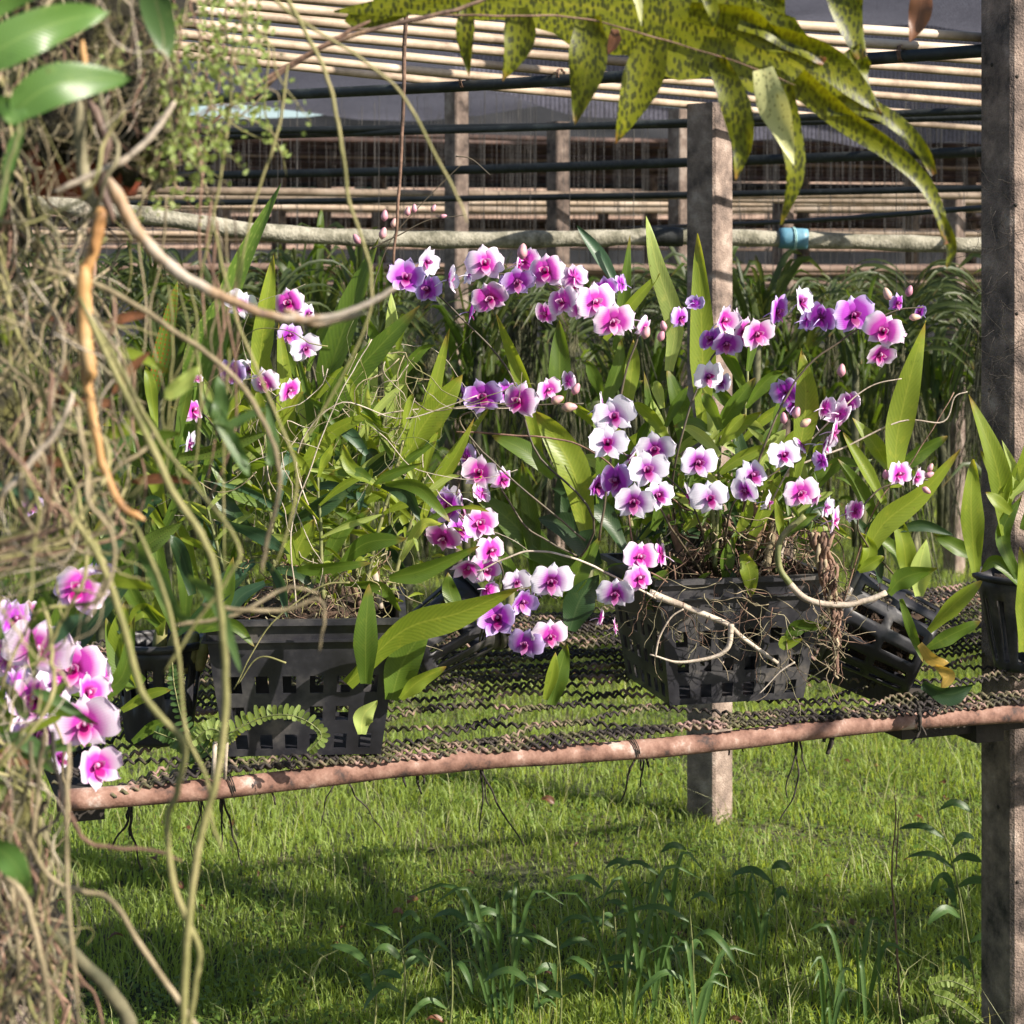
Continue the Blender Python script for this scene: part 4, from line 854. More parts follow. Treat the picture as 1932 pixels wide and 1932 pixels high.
for b in ((1745,900,22,60),(1672,905,22,-10),(1740,920,22,120),(1752,890,20,20)): bud(D, b[0], b[1], b[2], 3.36, b[3])
stem(D, [(1700,1100,3.6),(1620,1000),(1650,930),(1700,910),(1750,905)], 3.4, 4, 3); stem(D, [(1590,1140),(1650,960),(1720,870),(1800,740)], 3.5, 3, 2, 'root_brown')
lump('root_ball', P(1668, 1200, 3.74), .070, .070, M['soil'], D, 31, .5)
tangle(D, 1590, 1660, 1060, 1130, 3.7, 34, (50,130), (1.4,3), ('root_brown','root'), 'root_mass')
# ---- plant in the right pot
E = thing('strap_leaf_plant', P(1935, 1120, 3.75), 'fern with yellow-green leaves in the upright pot by the big post', 'fern')
lump('root_ball', P(1940, 1112, 3.80), .075, .03, M['soil'], E, 8)
for a in (
 ([(1895,1010),(1880,880),(1828,744)],42,3.6,'bright',.2), ([(1840,1080),(1832,960),(1836,866)],44,3.55,'bright',.1), ([(1928,1230),(1936,1130),(1924,1032)],44,3.5,'bright',.1), ([(1908,968),(1880,945),(1860,928)],24,3.5,'bright',.3),
 ([(1842,1050),(1800,1030),(1762,1008)],30,3.6,'green',.3), ([(1895,930),(1930,880),(1960,760)],30,3.6,'bright',.1), ([(1900,1000),(1880,900),(1850,850)],30,3.65,'bright',.2), ([(1900,960),(1915,900),(1890,830)],18,3.6,'pale',.2), ([(1920,1090),(1890,1010),(1930,930)],30,3.6,'green',.2), ([(1930,1000),(1960,930),(1990,850)],34,3.6,'green',.2),
 ([(1930,1110),(1880,1060),(1850,1080)],24,3.6,'green',.3), ([(1905,940),(1940,900),(1945,850)],16,3.55,'pale',.3)):
    lf(E, a[0], a[1], a[2], a[3], a[4])
# thin creeping wires on the near post
cr = thing('creeper', P(1910, 600, 3.78), 'thin dry creeper roots clinging to the big right post', 'creeper')
tangle(cr, 1850, 1930, 330, 800, 3.74, 60, (60,200), (.7,1.4), ('root_dark','root_dark'), 'tendrils', droop=0, spread=.004)
# small pot plant at left
S = thing('orchid_plant', P(300, 1260, 3.22), 'plant with thick pale bulbs standing in the small round pot', 'orchid')
for (a, b, w) in (((350,1265),(372,1195),30),((325,1262),(338,1180),26),((300,1262),(312,1150),24),((375,1262),(400,1185),22)):
    m = MB(); m.tube(cat([P(a[0], a[1], 3.2), P((a[0]+b[0])/2-4, (a[1]+b[1])/2, 3.19), P(b[0], b[1], 3.2)], 10), [w*.5*3.2/F*x for x in (.8,1,1.1,1.15,1.15,1.1,1,.85,.6,.3)], 10); m.build('bulb', M['root_green'], S)
for a in (([(330,1190),(300,1080),(290,960)],34,'green'),([(370,1190),(420,1130),(440,1050)],30,'green'),([(300,1180),(250,1120),(210,1000)],30,'green'),([(310,1170),(270,1150),(240,1180)],30,'bright'),
          ([(350,1180),(350,1080),(330,1000)],30,'green'),([(380,1190),(440,1180),(480,1220)],22,'green'),([(270,1290),(230,1260),(200,1160)],40,'green'),([(250,1300),(225,1220),(240,1130)],40,'bright'),([(330,1200),(400,1140),(470,1080)],24,'dark'),
          ([(250,1400),(290,1370),(320,1360)],22,'green'),([(230,1340),(280,1310),(325,1300)],22,'bright')):
    lf(S, a[0], a[1], 3.05, a[2])
for i in range(26):
    u = rnd.uniform(120, 400); v = rnd.uniform(800, 1200); an = rnd.uniform(-1.2, 1.2); L = rnd.uniform(80, 200); tu = u+math.sin(an)*L; tv = v-math.cos(an)*L
    lf(S, [(u, v), ((u+tu)/2, (v+tv)/2-10), (tu, tv+20)], rnd.uniform(16, 34), rnd.uniform(2.9, 3.3), rnd.choice(('green','green','dark','bright','sorid')))
# ---- sword fern and creeping fern in front of the basket
SF = thing('sword_fern', P(420, 1440, 3.02), 'small sword fern arching in front of the left basket', 'fern')
def pinnate(parent, pts, d, n, w, L0, mat, name='frond', asym=.45):
    c = cat([P(a, b, d) for a, b in pts], n+2); st = MB(); st.tube(c, .0011, 5); o = st.build('frond_stem', M['stem'], parent); m = MB()
    for i in range(1, n+1):
        p = c[i]; tg = (c[i+1]-c[i-1] if i+1 < len(c) else c[i]-c[i-1]).normalized(); t = i/n; L = L0*d/F*(1-.55*t)*(.8+.3*rnd.random())
        for sgn, k in ((1, 1), (-1, asym)):
            dr = Vector((-tg.z, 0, tg.x))*sgn+tg*.18+Vector((0, rnd.uniform(-.3,.3), 0)); m.leaf([p, p+dr*L*k*.5, p+dr*L*k], w*.5*d/F, Vector((0,-1,0)), rnd.uniform(-.4,.4), .1, 6, 0, lambda t: math.sin(math.pi*min(.97, .12+t*.8))**.5)
    m.build(name, M[mat], parent)
pinnate(SF, [(430,1385),(500,1352),(560,1352),(606,1385),(580,1420)], 2.98, 24, 10, 27, 'tiny'); pinnate(SF, [(440,1400),(400,1375),(360,1400)], 3.0, 14, 10, 26, 'tiny', asym=1)
pinnate(SF, [(400,1420),(440,1380),(500,1340)], 3.02, 16, 6, 20, 'bright', asym=1); pinnate(SF, [(380,1430),(340,1400),(290,1380)], 3.03, 16, 8, 26, 'weed', asym=1)
pinnate(SF, [(400,1430),(350,1370),(330,1300),(325,1250)], 3.02, 18, 8, 20, 'weed', asym=1)
for (u, w) in ((402,10),(424,8)): 
    m = MB(); m.tube([P(u, 1470, 3.0), P(u+4, 1400, 3.0)], w*.5*3/F, 6); m.build('white_stub', M['cane_white'], SF)
# ---- dry roots hanging below the bench
def hangroot(u, v, L, w, d, label, wig=.25, n=3):
    t = thing('hanging_root', P(u, v, d), label, 'root', 'dark roots hanging under the bench'); m = MB()
    for k in range(n):
        a = rnd.gauss(0, .2); uu, vv, dd = u+rnd.uniform(-3,3), v-16, d+.06; pts = [P(uu, vv, dd)]; l = L*(1-.25*k)
        for i in range(8):
            a += rnd.gauss(0, wig); a *= .8; uu += math.sin(a)*l/8; vv += math.cos(a)*l/8; pts.append(P(uu, vv, dd+rnd.uniform(-.008,.008)))
        c = cat(pts, 20); m.tube(c, [w*.5*d/F*(1-.5*i/19)*(1+.5*rnd.random()) for i in range(20)], 5)
    m.build('strands', M['root_dark'], t)
for (u, v, L, w, n, l) in ((245,1530,130,5,4,'dark roots hanging below the left end of the pipe'),(375,1515,130,3,3,'thin long dark roots behind the two long vines'),(418,1505,150,4,6,'bunch of dark roots spreading right below the pipe tie'),
        (455,1490,30,8,2,'short thick root stub under the left part of the pipe'),(510,1485,50,6,2,'short twisted root under the fern tip'),(640,1470,150,3,2,'long dangling root ending in a dry clump, left of centre'),(700,1462,30,9,3,'brown root tuft under the pipe below the left basket'),
        (760,1455,45,6,2,'short dark root left of centre, one of a close pair'),(785,1450,65,6,2,'longer dark root beside the short one left of centre'),(905,1440,195,4,3,'thin long root in the open grass with a knotted end'),
        (1210,1405,130,5,3,'hooked dark root left of the middle post'),(1225,1405,60,7,2,'thick dark root leaning right near the middle post'),(1400,1390,60,5,5,'curly dark roots just right of the middle post'),
        (1500,1375,200,4,5,'long dark tangled roots with a pale strand'),(1578,1368,75,12,4,'thick brown root bundle end below the pipe'),(1736,1350,75,6,6,'fringed dark root near the right post')):
    hangroot(u, v, L, w, 3.35, l, n=n)
m = MB(); m.tube(cat([P(1150,1420,3.4), P(1180,1380,3.4)], 3), .001, 3)
# ---- rows of hanging strap-leaf orchids behind
def vanda(seed):
    r = random.Random(seed); root = bpy.data.objects.new('hanging_orchid', None); COL.objects.link(root); root.location = (0,0,0); root.empty_display_size = .05
    m = MB(); n = r.randint(20, 28)
    for i in range(n):
        side = 1 if i % 2 else -1; z = .16*(i/n); L = r.uniform(.20,.34); up = r.uniform(.35,.95); az = r.uniform(-.55,.55)
        d = Vector((math.cos(az)*side, math.sin(az), 0)); p0 = Vector((0,0,z)); p1 = p0+d*L*.35+Vector((0,0,L*.45*up)); p2 = p0+d*L*.75+Vector((0,0,L*.50*up)); p3 = p0+d*L*1.05+Vector((0,0,L*(.25*up-.1)))
        m.leaf([p0, p1, p2, p3], r.uniform(.007,.012), Vector((0,-.5,.85)), r.uniform(-.3,.3), .5, 9, 0, strap)
    m.build('foliage', M['vanda'], root)
    m = MB()
    for i in range(30):
        x, y, z = r.uniform(-.03,.03), r.uniform(-.03,.03), r.uniform(-.02,.08); L = r.uniform(.35,1.05); pts = [Vector((x,y,z))]; a = r.uniform(-.25,.25); b = r.uniform(-.2,.2)
        for k in range(7):
            a = a*.75+r.gauss(0,.10); b = b*.75+r.gauss(0,.1); pts.append(pts[-1]+Vector((a, b, -1)).normalized()*L/7)
        m.tube(pts, [.0024]*6+[.0016, .001], 4, False)
    m.build('roots', M['vroot'], root)
    m = MB(); m.tube([(0,0,.10),(0,0,.6),(.005,0,1.0)], .0012, 3, False); m.build('wire', M['wire'], root)
    return root
def clump(seed):
    r = random.Random(seed); root = bpy.data.objects.new('strap_leaf_plant', None); COL.objects.link(root); root.empty_display_size = .05
    m = MB(); m2 = MB()
    for i in range(26):
        az = r.random()*6.28; L = r.uniform(.16,.42); tl = r.uniform(.1,.9); d = Vector((math.cos(az), math.sin(az), 0))*tl; p0 = Vector((r.uniform(-.05,.05), r.uniform(-.05,.05), r.uniform(-.05,.05)))
        (m if i % 3 else m2).leaf([p0, p0+d*L*.3+Vector((0,0,L*.4)), p0+d*L*.7+Vector((0,0,L*.75)), p0+d*L*1.05+Vector((0,0,L*(.95-.5*tl)))], r.uniform(.006,.018), Vector((r.uniform(-.5,.5),-.8,.5)), r.uniform(-.8,.8), .3, 9, 4, strap)
    m.build('foliage', M['vanda'], root); m2.build('young_foliage', M['green'], root)
    m = MB(); m.tube([(0,0,-.5), (.01,0,-.2), (0,0,.05)], [.012,.016,.014], 7); m.build('stem', M['vroot'], root); return root
cl = [clump(s) for s in (11,12,13)]; clu = [False]*3
protos = [vanda(s) for s in (1,2,3,4)]; used = [False]*4
def copy_tree(o, parent=None):
    c = o.copy(); COL.objects.link(c); c.parent = parent
    for ch in o.children: copy_tree(ch, c)
    return c
vl = {0:'dark strap-leaved orchid hanging by a wire in the nearest back row, pale roots trailing', 1:'strap-leaved orchid hanging in the middle back row, roots trailing like a curtain', 2:'small far strap-leaved orchid hanging deep in the shade house'}
vg = {0:'hanging orchids in the nearest back row', 1:'hanging orchids in the middle back rows', 2:'hanging orchids in the far back rows'}
k = 0
for (y, x0, x1, st, z, row) in ((7.4,-2,2.1,.26,.98,0),(8.6,-2.4,2.5,.30,.95,1),(10.2,-2.8,3,.36,.92,1),(7.1,-2,2,.34,.70,0),(6.9,-1.9,2.0,.27,1.30,0),(7.9,-2.1,2.3,.30,1.30,0),(9.4,-2.6,2.7,.30,1.30,1),(11.2,-3.1,3.3,.38,1.28,1),(13.5,-3.7,4,.5,1.26,2),(16.5,-4.6,5,.62,1.25,2)):
    x = x0
    while x < x1:
        if z < 1.2 or (y > 6 and rnd.random() < .25):
            i = rnd.randrange(3)
            if not clu[i]: o = cl[i]; clu[i] = True
            else: o = copy_tree(cl[i])
            o.location = (x+rnd.uniform(-.08,.08), y+rnd.uniform(-.3,.3), z+rnd.uniform(-.15,.12)); o.rotation_euler = (0,0,rnd.random()*6.28); s_ = rnd.uniform(.8,1.25); o.scale = (s_,)*3
            tag(o, 'dim green strap-leaved clump growing on a stem in the back rows', 'plant', 'strap-leaved plants in the back rows'); x += st*rnd.uniform(.6,1.1); continue
        i = rnd.randrange(4)
        if not used[i]: o = protos[i]; used[i] = True
        else: o = copy_tree(protos[i])
        zz = z+rnd.uniform(-.14,.10)+(.10 if x < -.25*y/2.4 else 0)
        o.location = (x+rnd.uniform(-.06,.06), y+rnd.uniform(-.25,.25), zz); o.rotation_euler = (0,0,rnd.uniform(-1.2,1.2)); s = rnd.uniform(.85,1.2); o.scale = (s,s,s)
        tag(o, vl[row], 'hanging orchid', vg[row]); k += 1; x += st*rnd.uniform(.75,1.3)
# ---- weeds in the grass
def weed(u, v, h, d, n, label, lean=0, lw=24, L=80, pair=True, mat='weed'):
    base = P(u, v, d); z0 = base.copy()
    t = thing('broadleaf_weed', (base.x, base.y, 0), label, 'weed', 'broad leaved weeds in the foreground grass'); t.location.z = 0
    hh = h*d/F; top = Vector((base.x+lean*d/F, base.y, base.z)); g0 = Vector((base.x-lean*.3*d/F, base.y+.02, 0))
    c = cat([g0, g0.lerp(top, .5)+Vector((.01,0,0)), top], 12); m = MB(); m.tube(c, [.0026*(1-.5*i/11) for i in range(12)], 6); m.build('stalk', M['stem'], t)
    n = max(4, n-2)
    for i in range(n):
        f = 1-i*.14; p = g0.lerp(top, max(.15, f)); up_ = rnd.random()*1.1-.15; az = i*2.4+rnd.random(); Lm = L*d/F*rnd.uniform(.75,1.15)*(1-.4*(i == 0)); dr = Vector((math.cos(az), math.sin(az)*.6, 0))
        m = MB(); m.leaf([p, p+dr*Lm*.4+Vector((0,0,Lm*.22)), p+dr*Lm*.75+Vector((0,0,Lm*(.05+.25*up_))), p+dr*Lm+Vector((0,0,Lm*(-.25+.6*up_)))], lw*.5*d/F, Vector((0,-.6,.8)), rnd.uniform(-.3,.3), .2, 10, 4, lance); m.build('leaf', M[mat], t)
for a in ((755,1740,0,3.9,7,'weed with long drooping leaves at the lower left of centre',0),(840,1760,0,3.8,7,'short weed beside the lower left one, leaves near the ground',10),(960,1700,0,4.0,9,'weed with wide pointed leaves in the lower centre',-10),
          (1050,1750,0,3.8,7,'dark weed just right of the lower centre weed',0),(1120,1640,0,4.1,9,'tall weed with arching leaves below the open mesh',20),(1240,1610,0,4.1,9,'tallest weed left of the middle post base',5),(1300,1700,0,3.9,7,'weed with a broad heart shaped leaf below the middle post',0),
          (890,1730,0,4.2,6,'thin weed between the two lower left ones',0),(1150,1730,0,4.2,6,'weed low in the grass at the bottom centre',10),(1460,1640,0,4.4,5,'slender pale weed right of the middle post base',-5),(1830,1530,0,4.15,9,'leafy weed growing against the big right post',-60),(1815,1600,0,4.2,6,'lower leaves of weed beside the big right post',-20),
          (700,1800,0,3.9,6,'small weed at the lower left near the long vines',0),(1010,1840,0,3.8,5,'small weed at the very bottom centre',0)):
    weed(a[0], a[1], a[2], a[3], a[4], a[5], a[6], lw=rnd.uniform(12,18), L=rnd.uniform(80,120))
# long grass blades
def blades(u, v, d, n, label, hh=(.3,.6), mat='weed'):
    b = P(u, v, d); t = thing('grass_tuft', (b.x, b.y, 0), label, 'grass tuft', 'tall grass tufts')
    for i in range(n):
        az = rnd.random()*6.28; h = rnd.uniform(*hh); dr = Vector((math.cos(az), math.sin(az)*.5, 0))*h*rnd.uniform(.2,.6); p = Vector((b.x+rnd.uniform(-.03,.03), b.y+rnd.uniform(-.03,.03), 0))
        m = MB(); m.leaf([p, p+dr*.25+Vector((0,0,h*.5)), p+dr*.6+Vector((0,0,h*.85)), p+dr*1.3+Vector((0,0,h*.75))], rnd.uniform(.0025,.006), Vector((0,-1,.3)), rnd.uniform(-.5,.5), .3, 10, 0, strap); m.build('blade', M[mat], t)
blades(1200, 1900, 3.95, 6, 'tall arching grass tuft at the bottom centre', (.22,.42)); blades(1250, 1900, 4.1, 5, 'tall upright grass tuft under the tallest weed', (.25,.45)); blades(1330, 1920, 3.9, 5, 'low thin grass tuft at the bottom right of centre', (.15,.28), 'weed')
blades(1560, 1900, 3.9, 7, 'low grass tuft left of the thin dry stalk', (.12,.25)); blades(1420, 1850, 4.4, 7, 'low grass tuft with curved tips in the sunny patch', (.12,.25)); blades(1630, 1900, 4.0, 6, 'grass tuft touching the thin dry stalk', (.15,.3)); blades(960, 1880, 3.9, 7, 'grass tuft at the bottom between weeds', (.2,.4))
dk = thing('dry_stalk', P(1692, 1700, 4.0), 'thin brown dry stalk standing upright left of the big right post', 'stalk')
stem(dk, [(1700,1960),(1690,1750),(1682,1650),(1690,1550),(1688,1500)], 4.0, 5, 2, 'root_brown', 'stalk'); stem(dk, [(1690,1640),(1694,1580),(1696,1530)], 4.0, 3, 2, 'root_brown', 'twig')
pd = thing('mimosa_plant', P(1850, 1900, 3.75), 'feathery light green leaf spray at the foot of the big right post', 'plant')
pinnate(pd, [(1760,1875),(1800,1890),(1855,1930)], 3.7, 22, 6, 16, 'tiny', asym=1); pinnate(pd, [(1750,1860),(1790,1850),(1840,1870)], 3.7, 20, 6, 16, 'tiny', asym=1); pinnate(pd, [(1700,1960),(1740,1930),(1770,1920)], 3.7, 18, 6, 16, 'tiny', asym=1)
stem(pd, [(1800,1990),(1790,1920),(1780,1880)], 3.7, 3, 2, 'stem', 'stalk')
# ---------------------------------------------------------------- foreground at left: hanging root tangle
G = thing('root_tangle', P(60, 900, 1.5), 'near hanging mass of tan and olive roots filling the left edge', 'hanging plant')
def edge(v): 
    xs = [(-100,330),(0,330),(200,270),(330,200),(450,215),(700,235),(900,260),(1100,200),(1250,120),(1500,110),(1700,115),(1932,170),(2200,200)]
    for (a, b), (c, d) in zip(xs, xs[1:]):
        if a <= v <= c: return b+(d-b)*(v-a)/(c-a)
    return 200
# core: old fern-fibre trunk the roots cling to
m = MB(); rows = []
for i in range(40):
    v = -150+2350*i/39; row = []
    c = P(-150-130*max(0, 1-abs(v-1280)/330)**.5, v, 1.75); rad = .075*(1+.2*math.sin(i*.9)+.15*math.sin(i*2.1))
    for j in range(28):
        a = 2*math.pi*j/28; k = 1+.22*noise.noise(Vector((math.cos(a)*2, math.sin(a)*2, i*.35)))+.12*noise.noise(Vector((math.cos(a)*6, math.sin(a)*6, i*1.2)))
        row.append(c+Vector((math.cos(a)*rad*k, math.sin(a)*rad*k, 0)))
    rows.append(row)
m.quadgrid(rows, None, True); m.build('fibre_core', M['moss'], G)
for k in (0, 1, 2, 3, 7, 8): lump('moss_clump', P(rnd.uniform(-120, 30), 150+200*k, 1.80), .035+.02*rnd.random(), .07, M['moss'], G, 40+k, .7)
def vine(parent, pts, d, w0, w1, mat, name='root', n=None, dd=0, knots=0):
    P3 = [P(p[0], p[1], (p[2] if len(p) > 2 else d)+dd*i/(len(pts)-1)) for i, p in enumerate(pts)]; n = n or len(pts)*7
    tp = lambda i: min(1, (i+.5)/3, (n-.5-i)/3)**.6
    c = cat(P3, n); m = MB(); s = rnd.random()*30
    c = [q+Vector((noise.noise(Vector((i*.35, s, 0))), 0, noise.noise(Vector((i*.35, s, 7)))))*.0012 for i, q in enumerate(c)]
    m.tube(c, [tp(i)*(w0+(w1-w0)*i/(n-1))*.5*d/F*(1+(.16*noise.noise(Vector((i*.6, s, 3))))+(knots if i % 7 == 0 else 0)) for i in range(n)], 8)
    return m.build(name, M[mat], parent)
def edge2(v): return edge(v) if 400 < v < 1040 or v > 1500 else (70 if v <= 400 else -70)
def rroot(v0, L, ulim, d, wig, w, kk):
    jit = -abs(rnd.gauss(0, 45))+14; u = rnd.uniform(-260, max(-150, ulim(v0))); v = v0; a = rnd.gauss(0, .35); pts = [(u, v, d)]; dd = d; n = max(4, int(L/55))
    for k in range(n):
        a = a*.72+rnd.gauss(0, wig); u += math.sin(a)*L/n; v += math.cos(a)*L/n; dd += rnd.gauss(0, .012)
        e = ulim(v)+jit
        if u > e: a -= .5; u = min(u, e+rnd.uniform(8,34))
        pts.append((u, v, dd))
    return pts
mats_ = ('root','root_green','root_green','root_green','root_grey','root','root_brown')
for i in range(92):
    v0 = rnd.uniform(-120, 1500); L = rnd.uniform(300, 800); d = rnd.uniform(1.25, 1.6)
    w = rnd.uniform(4, 11); vine(G, rroot(v0, L, edge if i % 3 == 0 or v0 > 1450 else edge2, d, .30, w, 0), d, w, w*.6, rnd.choice(mats_))
fill = {k: MB() for k in ('root','root_green','root_grey','root_brown','root_dark')}
for i in range(400):
    v0 = rnd.uniform(-120, 1900); L = rnd.uniform(120, 520); d = rnd.uniform(1.4, 1.85)
    pts = rroot(v0, L, edge2, d, .45, 5, 0); c = cat([P(*p) for p in pts], len(pts)*3); w = rnd.uniform(3, 10)*.5*d/F
    fill[rnd.choice(list(fill))].tube(c, [w*(1-.5*j/len(c)) for j in range(len(c))], 5, False)
for i in range(130):
    v0 = rnd.uniform(1350, 1950); d = rnd.uniform(1.4, 1.8); pts = rroot(v0, rnd.uniform(200, 600), lambda v: 105+max(0, v-1600)*.12, d, .4, 5, 0); c = cat([P(*p) for p in pts], len(pts)*3); w = rnd.uniform(3, 10)*.5*d/F
    fill[rnd.choice(('root','root_green','root_grey','root_brown','root_dark'))].tube(c, [w*(1-.5*j/len(c)) for j in range(len(c))], 5, False)
for k_, m in fill.items(): tag(m.build('fine_roots', M[k_], G), kind='stuff')
straw = {k: MB() for k in ('root','cane_white','root_green')}
for i in range(300):
    v0 = rnd.uniform(-120, 1850); d = rnd.uniform(1.27, 1.7); pts = rroot(v0, rnd.uniform(150, 480), lambda v: edge(v)*1.08 if not 1080 < v < 1480 else edge(v)*(.1 if i % 4 else 1), d, .55, 5, 0); c = cat([P(*p) for p in pts], len(pts)*3); w = rnd.uniform(1.5, 4)*.5*d/F
    straw[rnd.choice(list(straw))].tube(c, [w*(1-.5*j/len(c)) for j in range(len(c))], 4, False)
for k_, m in straw.items(): tag(m.build('straw_roots', M[k_], G), kind='stuff')
# short curled side roots reaching to the right
for i in range(40):
    v = rnd.uniform(350, 1250); u = edge(v)*rnd.uniform(.5,.95); a = rnd.uniform(.2, 2.2); pts = [(u, v)]; 
    for k in range(5): a += rnd.gauss(0,.5); u += math.sin(a)*26; v += abs(math.cos(a))*22; pts.append((u, v))
    vine(G, pts, rnd.uniform(1.35,1.6), rnd.uniform(3,7), 2, rnd.choice(mats_), 'side_root') if i < 8 else None
# the named canes and vines
V = G
vine(V, [(203,335),(255,430),(330,510),(420,560),(520,598),(610,600),(690,575),(752,540)], 1.35, 27, 10, 'cane', 'dry_cane', 70, knots=.10)
vine(V, [(535,585),(600,612),(690,590)], 1.36, 16, 6, 'cane', 'dry_cane', 24)
vine(V, [(100,362),(165,335),(235,300),(290,250),(330,190)], 1.34, 13, 12, 'cane_white', 'pale_cane', 30, knots=.2)
vine(V, [(190,390),(182,450),(160,530),(157,640),(170,760),(195,880),(230,955),(272,980)], 1.33, 25, 13, 'cane_orange', 'orange_cane', 60, knots=.12)
vine(V, [(158,500),(160,620),(172,720)], 1.325, 30, 26, 'cane_orange', 'orange_cane', 30)
vine(V, [(195,395),(180,440),(176,480)], 1.325, 22, 10, 'cane_orange', 'orange_cane', 14); vine(V, [(155,75),(158,110),(162,150)], 1.3, 16, 12, 'cane_orange', 'orange_cane', 10)
vine(V, [(150,190),(152,280),(170,370),(205,420)], 1.36, 26, 20, 'root_grey', 'old_bulb', 24); vine(V, [(168,190),(200,260),(190,340),(215,420)], 1.37, 22, 16, 'cane', 'old_bulb', 24)
vine(V, [(0,940),(60,870),(110,810),(140,740)], 1.3, 12, 11, 'cane_white', 'pale_root'); vine(V, [(60,500),(200,545),(330,625),(430,700),(490,780),(522,860),(525,930),(500,1040),(492,1080)], 1.42, 11, 8, 'root', 'long_root', 60)
vine(V, [(150,560),(215,700),(280,830),(330,935),(380,1010),(408,1090),(420,1200),(426,1330),(408,1470),(378,1580),(360,1700),(350,1820),(345,1960)], 1.3, 13, 15, 'root_green', 'long_root', 80)
vine(V, [(130,960),(200,1080),(245,1225),(275,1320),(345,1400),(335,1490),(315,1560),(330,1680),(375,1790),(370,1850),(352,1960)], 1.32, 14, 11, 'root_green', 'long_root', 70)
vine(V, [(240,960),(300,1090),(335,1230),(350,1380),(390,1470),(402,1560),(422,1610)], 1.34, 9, 6, 'root_green', 'long_root', 40); vine(V, [(180,600),(250,740),(320,860),(380,930),(450,1030),(430,1090),(360,1190),(310,1270)], 1.36, 9, 7, 'root_green', 'long_root', 50)
vine(V, [(380,1140),(450,1150),(540,1150),(600,1130),(612,1170),(600,1230)], 1.5, 10, 5, 'root', 'side_root', 40); vine(V, [(330,1180),(440,1160),(540,1110),(600,1120)], 1.5, 8, 5, 'root', 'side_root', 40)
vine(V, [(130,1530),(160,1585),(220,1600),(290,1605),(345,1625)], 1.4, 9, 6, 'root_brown', 'side_root', 30); vine(V, [(40,1560),(90,1650),(150,1680),(210,1700),(270,1790),(330,1880),(390,1960)], 1.36, 8, 11, 'root', 'long_root', 30)
vine(V, [(0,1640),(50,1700),(85,1850),(100,1960)], 1.3, 13, 11, 'root', 'long_root'); vine(V, [(130,1400),(125,1550),(130,1700),(150,1960)], 1.34, 11, 8, 'root', 'long_root'); vine(V, [(80,1740),(140,1800),(190,1850),(235,1910),(250,1960)], 1.45, 20, 30, 'root_grey', 'mossy_root', 20)
vine(V, [(528,-30),(575,60),(615,140),(640,250),(660,380),(700,520),(680,640),(560,860)], 1.5, 9, 5, 'root_green', 'thin_stem', 60); vine(V, [(480,-40),(540,20),(600,60),(680,110),(760,180),(820,290),(862,370),(882,420)], 1.5, 7, 5, 'root_green', 'thin_stem', 40)
vine(V, [(545,120),(520,260),(470,420),(440,600)], 1.55, 6, 4, 'root_green', 'thin_stem', 30); vine(V, [(440,60),(430,240),(400,420),(370,560)], 1.5, 6, 4, 'root_green', 'thin_stem', 30)
vine(V, [(400,420),(430,540),(460,640),(520,780),(560,900),(540,1010),(510,1080)], 1.5, 7, 5, 'root_green', 'thin_stem', 30); vine(V, [(340,230),(380,300),(375,440),(390,640)], 1.55, 5, 4, 'root_brown', 'thin_stem', 30)
for i in range(16):
    u = rnd.uniform(200, 480); v = rnd.uniform(330, 700); vine(V, [(u, v), (u+rnd.uniform(-20,20), v+110), (u+rnd.uniform(-40,30), v+240), (u+rnd.uniform(-60,40), v+rnd.uniform(300,480))], 1.55, rnd.uniform(3,7), 3, rnd.choice(('root_brown','root','root_green')), 'thin_stem', 26)
def fl_(pts, w, d, mat, roll, name='leaf', prof=lprof, fold=.15): lf(G, pts, w, d, mat, roll, fold, prof, 0, name)
fl_([(230,1010),(280,1060),(330,1150),(360,1170)], 30, 1.5, 'weed', .5); fl_([(470,900),(420,800),(385,750)], 26, 1.5, 'weed', .5); fl_([(510,880),(515,840),(505,745)], 28, 1.5, 'weed', .1); fl_([(500,770),(440,800),(400,830)],20,1.5,'weed',.4)
fl_([(310,750),(350,720),(375,690)], 34, 1.5, 'pale', .2); fl_([(408,800),(418,760),(410,710)], 36, 1.5, 'weed', .2); fl_([(400,800),(440,830),(470,880)], 26, 1.5, 'weed', .3); fl_([(355,1085),(410,1140),(455,1270)], 26, 1.48, 'root_green' if 0 else 'weed', .3)
fl_([(-30,1590),(20,1620),(62,1690)], 60, 1.3, 'fgleaf', .2)
for i in range(60):
    v = rnd.uniform(520, 1500); u = rnd.uniform(-80, edge(v)+40); a = rnd.uniform(-2.6, 2.6); L = rnd.uniform(60, 140)
    fl_([(u, v), (u+math.sin(a)*L*.5, v+math.cos(a)*L*.5-8), (u+math.sin(a)*L, v+math.cos(a)*L)], rnd.uniform(14,34), rnd.uniform(1.5,1.8), rnd.choice(('weed','green','bright','brown_leaf','sorid','blue_g')), rnd.uniform(-.6,.6))
